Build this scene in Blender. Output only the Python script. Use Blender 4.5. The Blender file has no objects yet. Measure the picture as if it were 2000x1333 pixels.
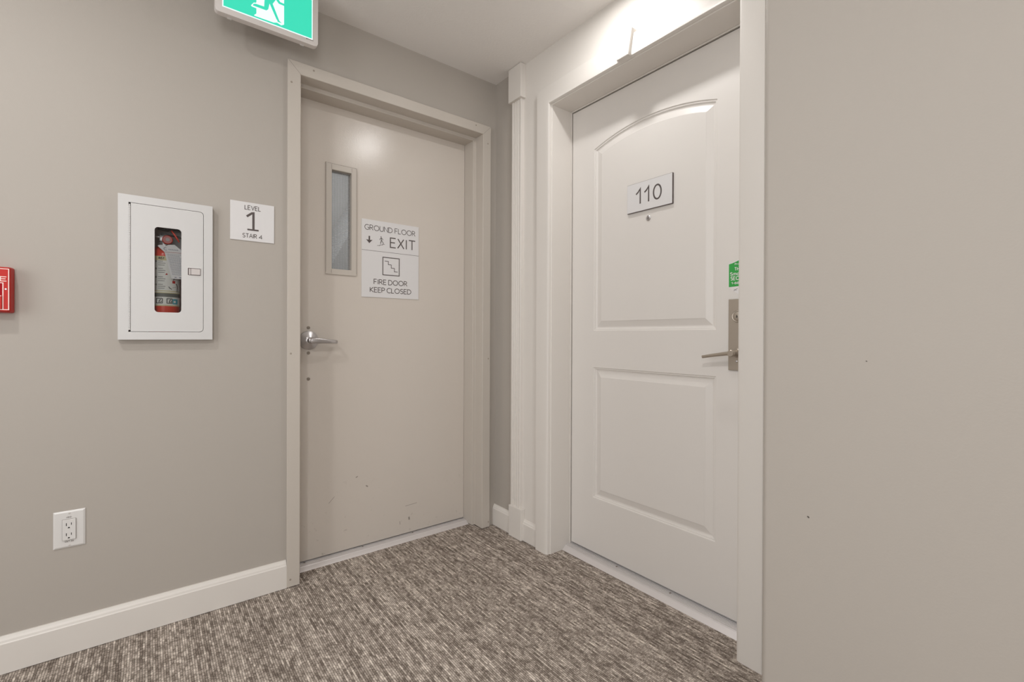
import bpy, bmesh, math, random
from mathutils import Vector, Matrix

random.seed(7)
scene = bpy.context.scene
COL = scene.collection
PI = math.pi

# ------------------------------------------------------------------ camera
CAM = Vector((-1.5185, -2.098, 1.048))
YAW, PITCH, ROLL, FPX, CY = math.radians(37.94055), math.radians(-0.18835), math.radians(0.21703), 910.323, 658.8
fw = Vector((math.sin(YAW) * math.cos(PITCH), math.cos(YAW) * math.cos(PITCH), math.sin(PITCH)))
rt = fw.cross(Vector((0, 0, 1))).normalized()
up = rt.cross(fw)
r2 = rt * math.cos(ROLL) + up * math.sin(ROLL)
u2 = -rt * math.sin(ROLL) + up * math.cos(ROLL)
cd = bpy.data.cameras.new('camera')
cam = bpy.data.objects.new('camera', cd)
COL.objects.link(cam)
cam.matrix_world = Matrix(((r2.x, u2.x, -fw.x, CAM.x), (r2.y, u2.y, -fw.y, CAM.y), (r2.z, u2.z, -fw.z, CAM.z), (0, 0, 0, 1)))
cd.sensor_fit = 'HORIZONTAL'
cd.sensor_width = 36.0
cd.lens = FPX / 2000 * 36.0
cd.shift_y = -(1333 / 2 - CY) / 2000
cd.clip_start = 0.02
scene.camera = cam

# ------------------------------------------------------------------ world, lights, exposure
world = bpy.data.worlds.new('world')
scene.world = world
world.use_nodes = True
world.node_tree.nodes['Background'].inputs[0].default_value = (0.9, 0.95, 1.0, 1)
world.node_tree.nodes['Background'].inputs[1].default_value = 0.6

CEIL = 2.436
LAMP_SPOTS = [(-0.272, -0.935), (-2.10, -0.93), (-2.05, -2.32)]
LAMP_WATTS = [3.3, 7.2, 17.0]
for i, ((lx, ly), w) in enumerate(zip(LAMP_SPOTS, LAMP_WATTS)):
    ld = bpy.data.lights.new('downlight', 'AREA')
    ld.shape = 'DISK'
    ld.size = 0.075
    ld.energy = w
    ld.color = (1.0, 0.985, 0.965)
    lo = bpy.data.objects.new('downlight_beam', ld)
    lo.location = (lx, ly, CEIL - 0.012)
    COL.objects.link(lo)
# fill lights added at two unseen, made-up windows: corridor near end and side
for (px, py, pz), rz, (sx, sy), w in (((-2.5, -5.46, 1.43), 0.0, (1.40, 1.54), 40.0), ((-3.31, -1.60, 1.43), -90.0, (1.6, 1.54), 20.0)):
    ld = bpy.data.lights.new('added_fill_light', 'AREA')
    ld.shape = 'RECTANGLE'
    ld.size, ld.size_y = sx, sy
    ld.energy = w
    ld.color = (1.0, 0.995, 0.985)
    lo = bpy.data.objects.new('added_fill_light', ld)
    lo.location = (px, py, pz)
    lo.rotation_euler = (math.radians(90), 0, math.radians(rz))
    COL.objects.link(lo)
# stairwell lamp behind the fire door
ld = bpy.data.lights.new('stairwell_lamp', 'AREA')
ld.size = 0.4
ld.energy = 15.0
ld.color = (1.0, 1.0, 1.0)
lo = bpy.data.objects.new('stairwell_lamp', ld)
lo.location = (-0.5, 1.0, 2.9)
COL.objects.link(lo)

scene.view_settings.view_transform = 'Standard'
scene.view_settings.look = 'None'
scene.view_settings.exposure = 0.22
scene.view_settings.gamma = 1.0
scene.view_settings.use_curve_mapping = False
scene.cycles.max_bounces = 12
scene.cycles.diffuse_bounces = 8
scene.cycles.glossy_bounces = 4
scene.cycles.transparent_max_bounces = 16
scene.cycles.sample_clamp_indirect = 6.0
scene.cycles.caustics_reflective = False
scene.cycles.caustics_refractive = False

# ------------------------------------------------------------------ materials
def lin(r, g, b):
    f = lambda c: (c / 255 / 12.92) if c / 255 <= 0.04045 else ((c / 255 + 0.055) / 1.055) ** 2.4
    return (f(r), f(g), f(b), 1)

class NT:
    def __init__(self, name):
        self.m = bpy.data.materials.new(name)
        self.m.use_nodes = True
        self.t = self.m.node_tree
        self.bsdf = self.t.nodes['Principled BSDF']
    def n(self, kind, **kw):
        nd = self.t.nodes.new(kind)
        for k, v in kw.items():
            setattr(nd, k, v)
        return nd
    def link(self, a, b):
        self.t.links.new(a, b)
    def math(self, op, a, b=None, c=None):
        nd = self.n('ShaderNodeMath', operation=op)
        for i, v in enumerate((a, b, c)):
            if v is None:
                continue
            if isinstance(v, (int, float)):
                nd.inputs[i].default_value = v
            else:
                self.link(v, nd.inputs[i])
        return nd.outputs[0]
    def noise(self, vec, scale, detail=2, rough=0.5):
        nd = self.n('ShaderNodeTexNoise')
        nd.inputs['Scale'].default_value = scale
        nd.inputs['Detail'].default_value = detail
        nd.inputs['Roughness'].default_value = rough
        self.link(vec, nd.inputs['Vector'])
        return nd.outputs[0]
    def pos(self):
        return self.n('ShaderNodeNewGeometry').outputs['Position']
    def sep(self, v):
        s = self.n('ShaderNodeSeparateXYZ')
        self.link(v, s.inputs[0])
        return s.outputs
    def comb(self, x, y, z):
        c = self.n('ShaderNodeCombineXYZ')
        for i, v in enumerate((x, y, z)):
            if isinstance(v, (int, float)):
                c.inputs[i].default_value = v
            else:
                self.link(v, c.inputs[i])
        return c.outputs[0]
    def mix(self, fac, a, b):
        m = self.n('ShaderNodeMix', data_type='RGBA')
        self.link(fac, m.inputs[0])
        for v, s in ((a, m.inputs[6]), (b, m.inputs[7])):
            if isinstance(v, tuple):
                s.default_value = v
            else:
                self.link(v, s)
        return m.outputs[2]
    def bump(self, h, strength, dist):
        b = self.n('ShaderNodeBump')
        b.inputs['Strength'].default_value = strength
        b.inputs['Distance'].default_value = dist
        self.link(h, b.inputs['Height'])
        self.link(b.outputs[0], self.bsdf.inputs['Normal'])
    def ramp(self, fac, stops):
        r = self.n('ShaderNodeValToRGB')
        els = r.color_ramp.elements
        while len(els) < len(stops):
            els.new(0.5)
        for e, (p, c) in zip(els, stops):
            e.position = p
            e.color = c
        self.link(fac, r.inputs[0])
        return r.outputs[0]
    def segment(self, a, b, width):
        """1 inside a thin scratch running from a to b (world space), 0 outside"""
        a, b = Vector(a), Vector(b)
        d = b - a
        s = self.n('ShaderNodeVectorMath', operation='SUBTRACT')
        self.link(self.pos(), s.inputs[0]); s.inputs[1].default_value = a
        dt = self.n('ShaderNodeVectorMath', operation='DOT_PRODUCT')
        self.link(s.outputs[0], dt.inputs[0]); dt.inputs[1].default_value = d / max(d.length_squared, 1e-9)
        cl = self.n('ShaderNodeClamp'); self.link(dt.outputs['Value'], cl.inputs[0])
        sc = self.n('ShaderNodeVectorMath', operation='SCALE'); sc.inputs[0].default_value = d
        self.link(cl.outputs[0], sc.inputs['Scale'])
        df = self.n('ShaderNodeVectorMath', operation='DISTANCE')
        self.link(s.outputs[0], df.inputs[0]); self.link(sc.outputs[0], df.inputs[1])
        return self.math('SUBTRACT', 1.0, self.math('MULTIPLY', df.outputs['Value'], 1.0 / width))

def plain(name, color, rough=0.5, metal=0.0, spec=0.5, bump=None, emit=None):
    k = NT(name)
    k.bsdf.inputs['Base Color'].default_value = color
    k.bsdf.inputs['Roughness'].default_value = rough
    k.bsdf.inputs['Metallic'].default_value = metal
    k.bsdf.inputs['Specular IOR Level'].default_value = spec
    if emit:
        k.bsdf.inputs['Emission Color'].default_value = color
        k.bsdf.inputs['Emission Strength'].default_value = emit
        k.bsdf.inputs['Base Color'].default_value = tuple(c * 0.15 for c in color[:3]) + (1,)
    p = k.pos()
    if bump:
        sc, st, ds = bump
        k.bump(k.noise(p, sc, 3), st, ds)
    else:                                   # faint hand-wear in the gloss so that nothing is perfectly even
        v = k.noise(p, 30, 2)
        k.link(k.math('ADD', k.math('MULTIPLY', v, 0.08), rough - 0.04), k.bsdf.inputs['Roughness'])
    return k.m

TAUPE = (0.424, 0.391, 0.355, 1)
CREAM = (0.705, 0.674, 0.638, 1)

def wall_paint(name, color, marks=()):
    k = NT(name)
    p = k.pos()
    base = k.mix(k.noise(p, 1.3, 3), tuple(c * 0.975 for c in color[:3]) + (1,), tuple(c * 1.025 for c in color[:3]) + (1,))
    for a, b, w in marks:
        m = k.n('ShaderNodeClamp'); k.link(k.math('MULTIPLY', k.segment(a, b, w), 2.0), m.inputs[0])
        base = k.mix(m.outputs[0], base, (0.09, 0.08, 0.07, 1))
    k.link(base, k.bsdf.inputs['Base Color'])
    k.bsdf.inputs['Roughness'].default_value = 0.55
    k.bsdf.inputs['Specular IOR Level'].default_value = 0.3
    k.bump(k.noise(p, 220, 3), 0.10, 0.002)
    return k.m

M_TAUPE = wall_paint('taupe_wall_paint', TAUPE, [((-0.4185, -1.7073, 0.6669), (-0.4185, -1.7085, 0.6659), 0.0022),
                                                 ((-0.4185, -1.8070, 1.0009), (-0.4185, -1.8080, 1.0004), 0.0012)])
M_WHITEWALL = wall_paint('white_wall_paint', CREAM)
M_CEIL = NT('ceiling_paint')
M_CEIL.bsdf.inputs['Base Color'].default_value = (0.82, 0.80, 0.78, 1)
M_CEIL.bsdf.inputs['Roughness'].default_value = 0.8
M_CEIL.bump(M_CEIL.noise(M_CEIL.pos(), 90, 4, 0.6), 0.25, 0.004)
M_CEIL = M_CEIL.m
M_TRIM = plain('cream_trim_paint', CREAM, 0.38, bump=(120, 0.03, 0.001))
M_DOORB = plain('cream_door_paint', (0.712, 0.684, 0.656, 1), 0.36, bump=(160, 0.03, 0.001))
M_FRAME = plain('taupe_metal_frame_paint', (0.530, 0.488, 0.440, 1), 0.36, bump=(300, 0.04, 0.001))

def fire_door_paint():
    k = NT('taupe_fire_door_paint')
    p = k.pos()
    col = (0.600, 0.550, 0.500, 1)
    z = k.sep(p)[2]
    low = k.n('ShaderNodeMapRange'); k.link(z, low.inputs[0])
    low.inputs[1].default_value, low.inputs[2].default_value = 0.42, 0.05
    spk = k.n('ShaderNodeMapRange'); k.link(k.noise(p, 38, 3, 0.6), spk.inputs[0])
    spk.inputs[1].default_value, spk.inputs[2].default_value = 0.66, 0.74
    dirt = k.math('MULTIPLY', k.math('MULTIPLY', low.outputs[0], spk.outputs[0]), 0.35)
    base = k.mix(dirt, col, (0.20, 0.165, 0.13, 1))
    Y = 0.14
    for a, b, w in (((-0.6760, 0.3085), (-0.6700, 0.3040), 0.0042), ((-0.8549, 0.2604), (-0.8292, 0.2861), 0.0014),
                    ((-0.4687, 0.1626), (-0.4049, 0.1660), 0.0015), ((-0.4490, 0.0990), (-0.4480, 0.0900), 0.006),
                    ((-0.7263, 0.3585), (-0.7200, 0.3615), 0.0032), ((-0.5000, 0.09), (-0.4985, 0.075), 0.0018)):
        m = k.n('ShaderNodeClamp'); k.link(k.math('MULTIPLY', k.segment((a[0], Y, a[1]), (b[0], Y, b[1]), w), 1.2), m.inputs[0])
        base = k.mix(k.math('MULTIPLY', m.outputs[0], 0.8), base, (0.12, 0.10, 0.085, 1))
    k.link(base, k.bsdf.inputs['Base Color'])
    k.bsdf.inputs['Roughness'].default_value = 0.20
    k.bsdf.inputs['Specular IOR Level'].default_value = 0.5
    k.bump(k.noise(p, 260, 3, 0.6), 0.16, 0.0016)
    return k.m
M_DOORA = fire_door_paint()

def carpet():
    k = NT('loop_carpet')
    p = k.pos()
    x, y, z = k.sep(p)
    wob = k.math('MULTIPLY', k.noise(k.comb(k.math('MULTIPLY', x, 20), k.math('MULTIPLY', y, 6), 0.0), 1.0, 1), 0.004)
    xr = k.math('DIVIDE', k.math('ADD', x, wob), 0.0066)
    row = k.math('FLOOR', xr)
    frac = k.math('FRACT', xr)
    rid = k.n('ShaderNodeTexWhiteNoise', noise_dimensions='1D'); k.link(row, rid.inputs['W'])
    # runs of dark and light yarn down each row
    n1 = k.noise(k.comb(k.math('MULTIPLY', row, 3.77), k.math('DIVIDE', y, 0.042), 0.0), 1.0, 2)
    n2 = k.noise(k.comb(k.math('DIVIDE', x, 0.0028), k.math('DIVIDE', y, 0.0040), 0.0), 1.0, 1)
    n3 = k.noise(k.comb(k.math('DIVIDE', x, 0.05), k.math('DIVIDE', y, 0.09), 0.0), 1.0, 3)
    loop = k.noise(k.comb(k.math('MULTIPLY', row, 5.13), k.math('DIVIDE', y, 0.0085), 7.0), 1.0, 1)
    v = k.math('ADD', k.math('MULTIPLY', n1, 0.78), k.math('MULTIPLY', n2, 0.46))
    v = k.math('ADD', v, k.math('MULTIPLY', n3, 0.16))
    v = k.math('ADD', v, k.math('MULTIPLY', loop, 0.42))
    v = k.math('ADD', v, k.math('MULTIPLY', rid.outputs[0], 0.14))
    v = k.math('SUBTRACT', v, 0.50)
    ridge = k.math('POWER', k.math('SINE', k.math('MULTIPLY', frac, PI)), 0.6)
    col = k.ramp(v, [(0.30, (0.165, 0.134, 0.113, 1)), (0.44, (0.305, 0.260, 0.224, 1)), (0.56, (0.490, 0.428, 0.376, 1)), (0.74, (0.84, 0.76, 0.68, 1))])
    dark = k.math('ADD', k.math('MULTIPLY', ridge, 0.76), 0.30)
    mul = k.n('ShaderNodeVectorMath', operation='SCALE'); k.link(col, mul.inputs[0]); k.link(dark, mul.inputs['Scale'])
    k.link(mul.outputs[0], k.bsdf.inputs['Base Color'])
    k.bsdf.inputs['Roughness'].default_value = 0.95
    k.bsdf.inputs['Specular IOR Level'].default_value = 0.1
    k.bump(k.math('ADD', k.math('ADD', k.math('MULTIPLY', ridge, 0.6), loop), n2), 0.35, 0.002)
    return k.m
M_CARPET = carpet()

M_ALU = plain('brushed_aluminium', (0.74, 0.71, 0.71, 1), 0.42, 0.55, bump=(400, 0.05, 0.001))
M_STEEL = plain('satin_chrome', (0.56, 0.54, 0.545, 1), 0.30, 0.9)
M_NICKEL = plain('satin_nickel', (0.47, 0.415, 0.355, 1), 0.34, 0.85)
M_SCREW = plain('dull_screw_metal', (0.33, 0.29, 0.25, 1), 0.38, 0.8)
M_WHITE = plain('white_enamel', (0.59, 0.585, 0.582, 1), 0.38)
M_SIGN = plain('white_sign_plastic', (0.68, 0.67, 0.675, 1), 0.45)
M_INK = plain('charcoal_ink', (0.085, 0.068, 0.065, 1), 0.6)
M_GAP = plain('dark_gap', (0.05, 0.045, 0.04, 1), 0.7)
M_PLASTIC = plain('white_plastic', (0.68, 0.67, 0.66, 1), 0.32)
M_HOUSING = plain('sign_housing_plastic', (0.66, 0.62, 0.60, 1), 0.4)
M_BLACK = plain('black_slot', (0.012, 0.010, 0.010, 1), 0.6)
M_RED = plain('red_enamel', (0.50, 0.016, 0.011, 1), 0.4, spec=0.25)
M_DARKRED = plain('dark_red_plastic', (0.33, 0.001, 0.006, 1), 0.45, spec=0.15)
M_PALEPINK = plain('white_print_on_red', (0.86, 0.66, 0.62, 1), 0.45)
M_EXTRED = plain('extinguisher_red', (0.80, 0.075, 0.045, 1), 0.25)
M_LABEL = plain('label_paper', (0.88, 0.88, 0.84, 1), 0.5)
M_YELLOW = plain('label_yellow', (0.74, 0.66, 0.38, 1), 0.5)
M_LGREY = plain('label_grey', (0.16, 0.165, 0.15, 1), 0.5)
M_CYAN = plain('label_cyan', (0.10, 0.45, 0.55, 1), 0.5)
M_TAG = plain('tag_card', (0.90, 0.89, 0.90, 1), 0.6)
M_TAGINK = plain('tag_ink', (0.25, 0.26, 0.33, 1), 0.6)
M_TUB = plain('grey_tub_enamel', (0.85, 0.845, 0.84, 1), 0.5)
M_VALVE = plain('valve_metal', (0.52, 0.51, 0.51, 1), 0.35, 0.6)
M_HOSE = plain('black_rubber', (0.09, 0.088, 0.09, 1), 0.42)
M_GREEN = plain('green_sticker', (0.030, 0.345, 0.060, 1), 0.4)
M_STICKWHITE = plain('sticker_white', (0.74, 0.72, 0.72, 1), 0.4)
M_LITGREEN = plain('lit_green', (0.040, 0.72, 0.48, 1), 0.4, emit=0.80)
M_LITWHITE = plain('lit_white', (0.84, 1.0, 0.98, 1), 0.4, emit=0.86)
M_LENS = plain('lamp_lens', (1.0, 0.95, 0.88, 1), 0.4, emit=12.0)
M_STAIRWALL = plain('stairwell_paint', (0.47, 0.475, 0.475, 1), 0.6)
M_STAIRDARK = plain('stair_concrete', (0.50, 0.52, 0.53, 1), 0.6)

def clear_glass(name, wire):
    k = NT(name)
    k.t.nodes.remove(k.bsdf)
    out = k.t.nodes['Material Output']
    tr = k.n('ShaderNodeBsdfTransparent'); tr.inputs[0].default_value = (0.96, 0.965, 0.965, 1)
    gl = k.n('ShaderNodeBsdfGlossy'); gl.inputs['Roughness'].default_value = 0.04
    fr = k.n('ShaderNodeFresnel'); fr.inputs[0].default_value = 1.5
    m = k.n('ShaderNodeMixShader')
    k.link(fr.outputs[0], m.inputs[0]); k.link(tr.outputs[0], m.inputs[1]); k.link(gl.outputs[0], m.inputs[2])
    last = m.outputs[0]
    if wire:
        x, y, z = k.sep(k.pos())
        zz = k.math('ADD', z, k.math('MULTIPLY', k.math('SINE', k.math('MULTIPLY', x, 700)), 0.0012))
        fx = k.math('PINGPONG', k.math('DIVIDE', x, 0.0125), 0.5)
        fz = k.math('PINGPONG', k.math('DIVIDE', zz, 0.0085), 0.5)
        w = k.math('MAXIMUM', k.math('MULTIPLY', k.math('LESS_THAN', fx, 0.05), 0.6), k.math('LESS_THAN', fz, 0.11))
        df = k.n('ShaderNodeBsdfDiffuse'); df.inputs[0].default_value = (0.44, 0.435, 0.43, 1)
        haze = k.n('ShaderNodeMixShader'); haze.inputs[0].default_value = 0.22
        k.link(last, haze.inputs[1]); k.link(df.outputs[0], haze.inputs[2])
        m2 = k.n('ShaderNodeMixShader')
        k.link(k.math('MULTIPLY', w, 0.45), m2.inputs[0]); k.link(haze.outputs[0], m2.inputs[1]); k.link(df.outputs[0], m2.inputs[2])
        last = m2.outputs[0]
    k.link(last, out.inputs[0])
    return k.m
M_GLASS = clear_glass('clear_pane', False)
M_WIREGLASS = clear_glass('wired_pane', True)

# ------------------------------------------------------------------ object helpers
def root_loc(o):
    v = Vector((0, 0, 0))
    while o is not None:
        v += Vector(o.location); o = o.parent
    return v

def tag(o, label=None, cat=None, group=None, kind=None):
    if label: o['label'] = label
    if cat: o['category'] = cat
    if group: o['group'] = group
    if kind: o['kind'] = kind
    return o

def thing(name, loc, label, cat, group=None, kind=None):
    o = bpy.data.objects.new(name, None)
    o.empty_display_size = 0.05
    o.location = loc
    COL.objects.link(o)
    return tag(o, label, cat, group, kind)

def obj(name, bm, mats, parent=None, smooth=False, label=None, loc=(0, 0, 0)):
    """link a bmesh written in world coordinates as one mesh object"""
    bmesh.ops.recalc_face_normals(bm, faces=bm.faces[:])
    off = root_loc(parent) + Vector(loc) if parent else Vector(loc)
    bmesh.ops.translate(bm, verts=bm.verts[:], vec=-off)
    me = bpy.data.meshes.new(name)
    bm.to_mesh(me); bm.free()
    for m in (mats if isinstance(mats, (list, tuple)) else [mats]):
        me.materials.append(m)
    if smooth:
        me.polygons.foreach_set('use_smooth', [True] * len(me.polygons))
        try:
            me.set_sharp_from_angle(angle=math.radians(38))
        except Exception:
            pass
    o = bpy.data.objects.new(name, me)
    COL.objects.link(o)
    o.location = loc
    if parent: o.parent = parent
    if label: o['label'] = label
    return o

def B():
    return bmesh.new()

def add_box(bm, x0, x1, y0, y1, z0, z1, bev=0.0, seg=2, mi=0):
    t = bmesh.new()
    bmesh.ops.create_cube(t, size=1.0)
    for v in t.verts:
        v.co = Vector(((x0 + x1) / 2 + v.co.x * (x1 - x0), (y0 + y1) / 2 + v.co.y * (y1 - y0), (z0 + z1) / 2 + v.co.z * (z1 - z0)))
    if bev > 0:
        bmesh.ops.bevel(t, geom=t.edges[:] , offset=bev, segments=seg, profile=0.5, affect='EDGES')
    merge(bm, t, mi)

def merge(bm, t, mi=0):
    mp = {}
    for v in t.verts:
        mp[v] = bm.verts.new(v.co)
    for f in t.faces:
        try:
            g = bm.faces.new([mp[v] for v in f.verts]); g.material_index = mi
        except ValueError:
            pass
    t.free()

# plane mappings: (u to the right as seen from the hall, v up, d towards the inside of the wall)
def PA(u, v, d): return Vector((u, d, v))
def PB(u, v, d): return Vector((d, -u, v))

def add_prism(bm, P, poly, d0, d1, mi=0, bev=0.0):
    t = bmesh.new()
    a = [t.verts.new(P(u, v, d0)) for u, v in poly]
    b = [t.verts.new(P(u, v, d1)) for u, v in poly]
    n = len(poly)
    t.faces.new(a); t.faces.new(b[::-1])
    for i in range(n):
        t.faces.new((a[i], b[i], b[(i + 1) % n], a[(i + 1) % n]))
    if bev:
        fe = [e for e in t.edges if e.verts[0] in a and e.verts[1] in a]
        bmesh.ops.bevel(t, geom=fe, offset=bev, segments=2, profile=0.5, affect='EDGES')
    merge(bm, t, mi)

def add_flat(bm, P, poly, d, mi=0):
    f = bm.faces.new([bm.verts.new(P(u, v, d)) for u, v in poly])
    f.material_index = mi
    return f

def rrect(u0, u1, v0, v1, r, n=6, corners=(1, 1, 1, 1)):
    """rounded rectangle; corners = bottom-left, bottom-right, top-right, top-left"""
    pts = []
    cs = [(u0, v0, 180), (u1, v0, 270), (u1, v1, 0), (u0, v1, 90)]
    for (cu, cv, a0), on in zip(cs, corners):
        if not on:
            pts.append((cu, cv)); continue
        cx = cu + r if cu == u0 else cu - r
        cy = cv + r if cv == v0 else cv - r
        for i in range(n + 1):
            a = math.radians(a0 + 90 * i / n)
            pts.append((cx + r * math.cos(a), cy + r * math.sin(a)))
    return pts

def add_ring(bm, P, outer, inner, d0, d1, mi=0):
    """slab between two outlines with the same number of points"""
    t = bmesh.new()
    n = len(outer)
    L = [[t.verts.new(P(u, v, d)) for u, v in o] for d in (d0, d1) for o in (outer, inner)]
    for i in range(n):
        j = (i + 1) % n
        t.faces.new((L[0][i], L[0][j], L[1][j], L[1][i]))
        t.faces.new((L[2][i], L[3][i], L[3][j], L[2][j]))
        t.faces.new((L[0][i], L[2][i], L[2][j], L[0][j]))
        t.faces.new((L[1][i], L[1][j], L[3][j], L[3][i]))
    merge(bm, t, mi)

def add_sweep_u(bm, P, u0, u1, v0, v1, prof, mi=0):
    """profile (outward, depth) swept up, over and down a door opening with mitred corners"""
    t = bmesh.new()
    rings = []
    for k in range(4):
        ring = []
        for w, d in prof:
            u = u0 - w if k < 2 else u1 + w
            v = v0 if k in (0, 3) else v1 + w
            ring.append(t.verts.new(P(u, v, d)))
        rings.append(ring)
    n = len(prof)
    for a, b in zip(rings, rings[1:]):
        for i in range(n):
            t.faces.new((a[i], a[(i + 1) % n], b[(i + 1) % n], b[i]))
    t.faces.new(rings[0]); t.faces.new(rings[-1][::-1])
    merge(bm, t, mi)

def add_run(bm, pts_a, pts_b, mi=0):
    """closed section pts_a joined straight to pts_b"""
    t = bmesh.new()
    a = [t.verts.new(p) for p in pts_a]; b = [t.verts.new(p) for p in pts_b]
    n = len(a)
    for i in range(n):
        t.faces.new((a[i], a[(i + 1) % n], b[(i + 1) % n], b[i]))
    t.faces.new(a); t.faces.new(b[::-1])
    merge(bm, t, mi)

def add_lathe(bm, origin, axis, prof, n=32, mi=0, cap=True):
    """prof = (radius, along axis)"""
    axis = Vector(axis).normalized()
    s = axis.orthogonal().normalized(); q = axis.cross(s)
    t = bmesh.new()
    rings = []
    for r, h in prof:
        rings.append([t.verts.new(Vector(origin) + axis * h + (s * math.cos(2 * PI * i / n) + q * math.sin(2 * PI * i / n)) * max(r, 1e-5)) for i in range(n)])
    for a, b in zip(rings, rings[1:]):
        for i in range(n):
            t.faces.new((a[i], a[(i + 1) % n], b[(i + 1) % n], b[i]))
    if cap:
        t.faces.new(rings[0]); t.faces.new(rings[-1][::-1])
    merge(bm, t, mi)

def add_tube(bm, pts, rad, n=12, mi=0):
    pts = [Vector(p) for p in pts]
    rads = rad if isinstance(rad, (list, tuple)) else [rad] * len(pts)
    t = bmesh.new(); rings = []
    ref = None
    for i, p in enumerate(pts):
        d = (pts[min(i + 1, len(pts) - 1)] - pts[max(i - 1, 0)]).normalized()
        if ref is None: ref = d.orthogonal().normalized()
        s = (ref - d * ref.dot(d)).normalized(); ref = s
        q = d.cross(s)
        rings.append([t.verts.new(p + (s * math.cos(2 * PI * k / n) + q * math.sin(2 * PI * k / n)) * rads[i]) for k in range(n)])
    for a, b in zip(rings, rings[1:]):
        for i in range(n):
            t.faces.new((a[i], a[(i + 1) % n], b[(i + 1) % n], b[i]))
    t.faces.new(rings[0]); t.faces.new(rings[-1][::-1])
    merge(bm, t, mi)

# ---- lettering: strokes of even weight
def arc(cx, cy, rx, ry, a0, a1, n=14):
    return [(cx + rx * math.cos(math.radians(a0 + (a1 - a0) * i / n)), cy + ry * math.sin(math.radians(a0 + (a1 - a0) * i / n))) for i in range(n + 1)]
GL = {
 'A': (.68, [[(0, 0), (.34, 1), (.68, 0)], [(.12, .34), (.56, .34)]]),
 'B': (.56, [[(0, 0), (0, 1), (.1, 1)], [(.1, 1), (.28, 1)] + arc(.28, .76, .22, .24, 90, -90, 10) + [(0, .52)], [(.28, .52)] + arc(.28, .26, .26, .26, 90, -90, 10) + [(0, 0)]]),
 'C': (.72, [arc(.45, .5, .43, .5, 48, 312, 22)]),
 'D': (.70, [[(0, 0), (0, 1), (.24, 1)] + arc(.24, .5, .46, .5, 90, -90, 18) + [(0, 0)]]),
 'E': (.52, [[(.52, 1), (0, 1), (0, 0), (.52, 0)], [(0, .52), (.45, .52)]]),
 'F': (.50, [[(.50, 1), (0, 1), (0, 0)], [(0, .50), (.44, .50)]]),
 'G': (.78, [arc(.45, .5, .43, .5, 48, 318, 22) + [(.77, .46), (.50, .46)]]),
 'H': (.64, [[(0, 0), (0, 1)], [(.64, 0), (.64, 1)], [(0, .52), (.64, .52)]]),
 'I': (.10, [[(0.05, 0), (0.05, 1)]]),
 'K': (.60, [[(0, 0), (0, 1)], [(.58, 1), (.04, .50), (.62, 0)]]),
 'L': (.48, [[(0, 1), (0, 0), (.48, 0)]]),
 'M': (.78, [[(0, 0), (0, 1), (.39, .30), (.78, 1), (.78, 0)]]),
 'N': (.66, [[(0, 0), (0, 1), (.66, 0), (.66, 1)]]),
 'O': (.90, [arc(.45, .5, .45, .5, 90, 450, 30)]),
 'P': (.54, [[(0, 0), (0, 1), (.1, 1)], [(.1, 1), (.26, 1)] + arc(.26, .72, .27, .28, 90, -90, 12) + [(0, .44)]]),
 'R': (.60, [[(0, 0), (0, 1), (.1, 1)], [(.1, 1), (.26, 1)] + arc(.26, .74, .26, .26, 90, -90, 12) + [(0, .48)], [(.24, .48), (.60, 0)]]),
 'S': (.56, [arc(.29, .75, .25, .25, 35, 250, 14) + arc(.27, .26, .27, .26, 70, -150, 14)]),
 'T': (.66, [[(0, 1), (.66, 1)], [(.33, 1), (.33, 0)]]),
 'U': (.66, [[(0, 1), (0, .36)] + arc(.33, .34, .33, .34, 180, 360, 16) + [(.66, 1)]]),
 'V': (.66, [[(0, 1), (.33, 0), (.66, 1)]]),
 'X': (.62, [[(0, 0), (.60, 1)], [(.02, 1), (.62, 0)]]),
 '0': (.54, [arc(.27, .5, .27, .5, 90, 450, 28)]),
 '1': (.28, [[(0, .74), (.28, 1), (.28, 0)]]),
 '2': (.54, [arc(.27, .73, .26, .27, 165, -35, 12) + [(.0, 0), (.54, 0)]]),
 '4': (.62, [[(.46, 0), (.46, 1), (0, .30), (.62, .30)]]),
 '6': (.54, [[(.44, 1), (.08, .46)], arc(.27, .30, .26, .30, 90, 450, 22)]),
 '8': (.54, [arc(.27, .75, .22, .25, 90, 450, 20), arc(.27, .26, .27, .26, 90, 450, 20)]),
 '-': (.30, [[(0, .42), (.30, .42)]]),
 'm': (.70, [[(0, 0), (0, .66)], arc(.175, .48, .175, .2, 180, 0, 10) + [(.35, 0)], arc(.525, .48, .175, .2, 180, 0, 10) + [(.70, 0)]]),
 'a': (.46, [arc(.22, .33, .22, .33, 20, 340, 18), [(.46, .66), (.46, 0)]]),
 'r': (.28, [[(0, 0), (0, .66)], arc(.22, .44, .2, .22, 180, 70, 8)]),
 'o': (.50, [arc(.25, .33, .25, .33, 90, 450, 20)]),
 't': (.32, [[(.14, .95), (.14, .12), (.26, 0)], [(0, .66), (.32, .66)]]),
}

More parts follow.
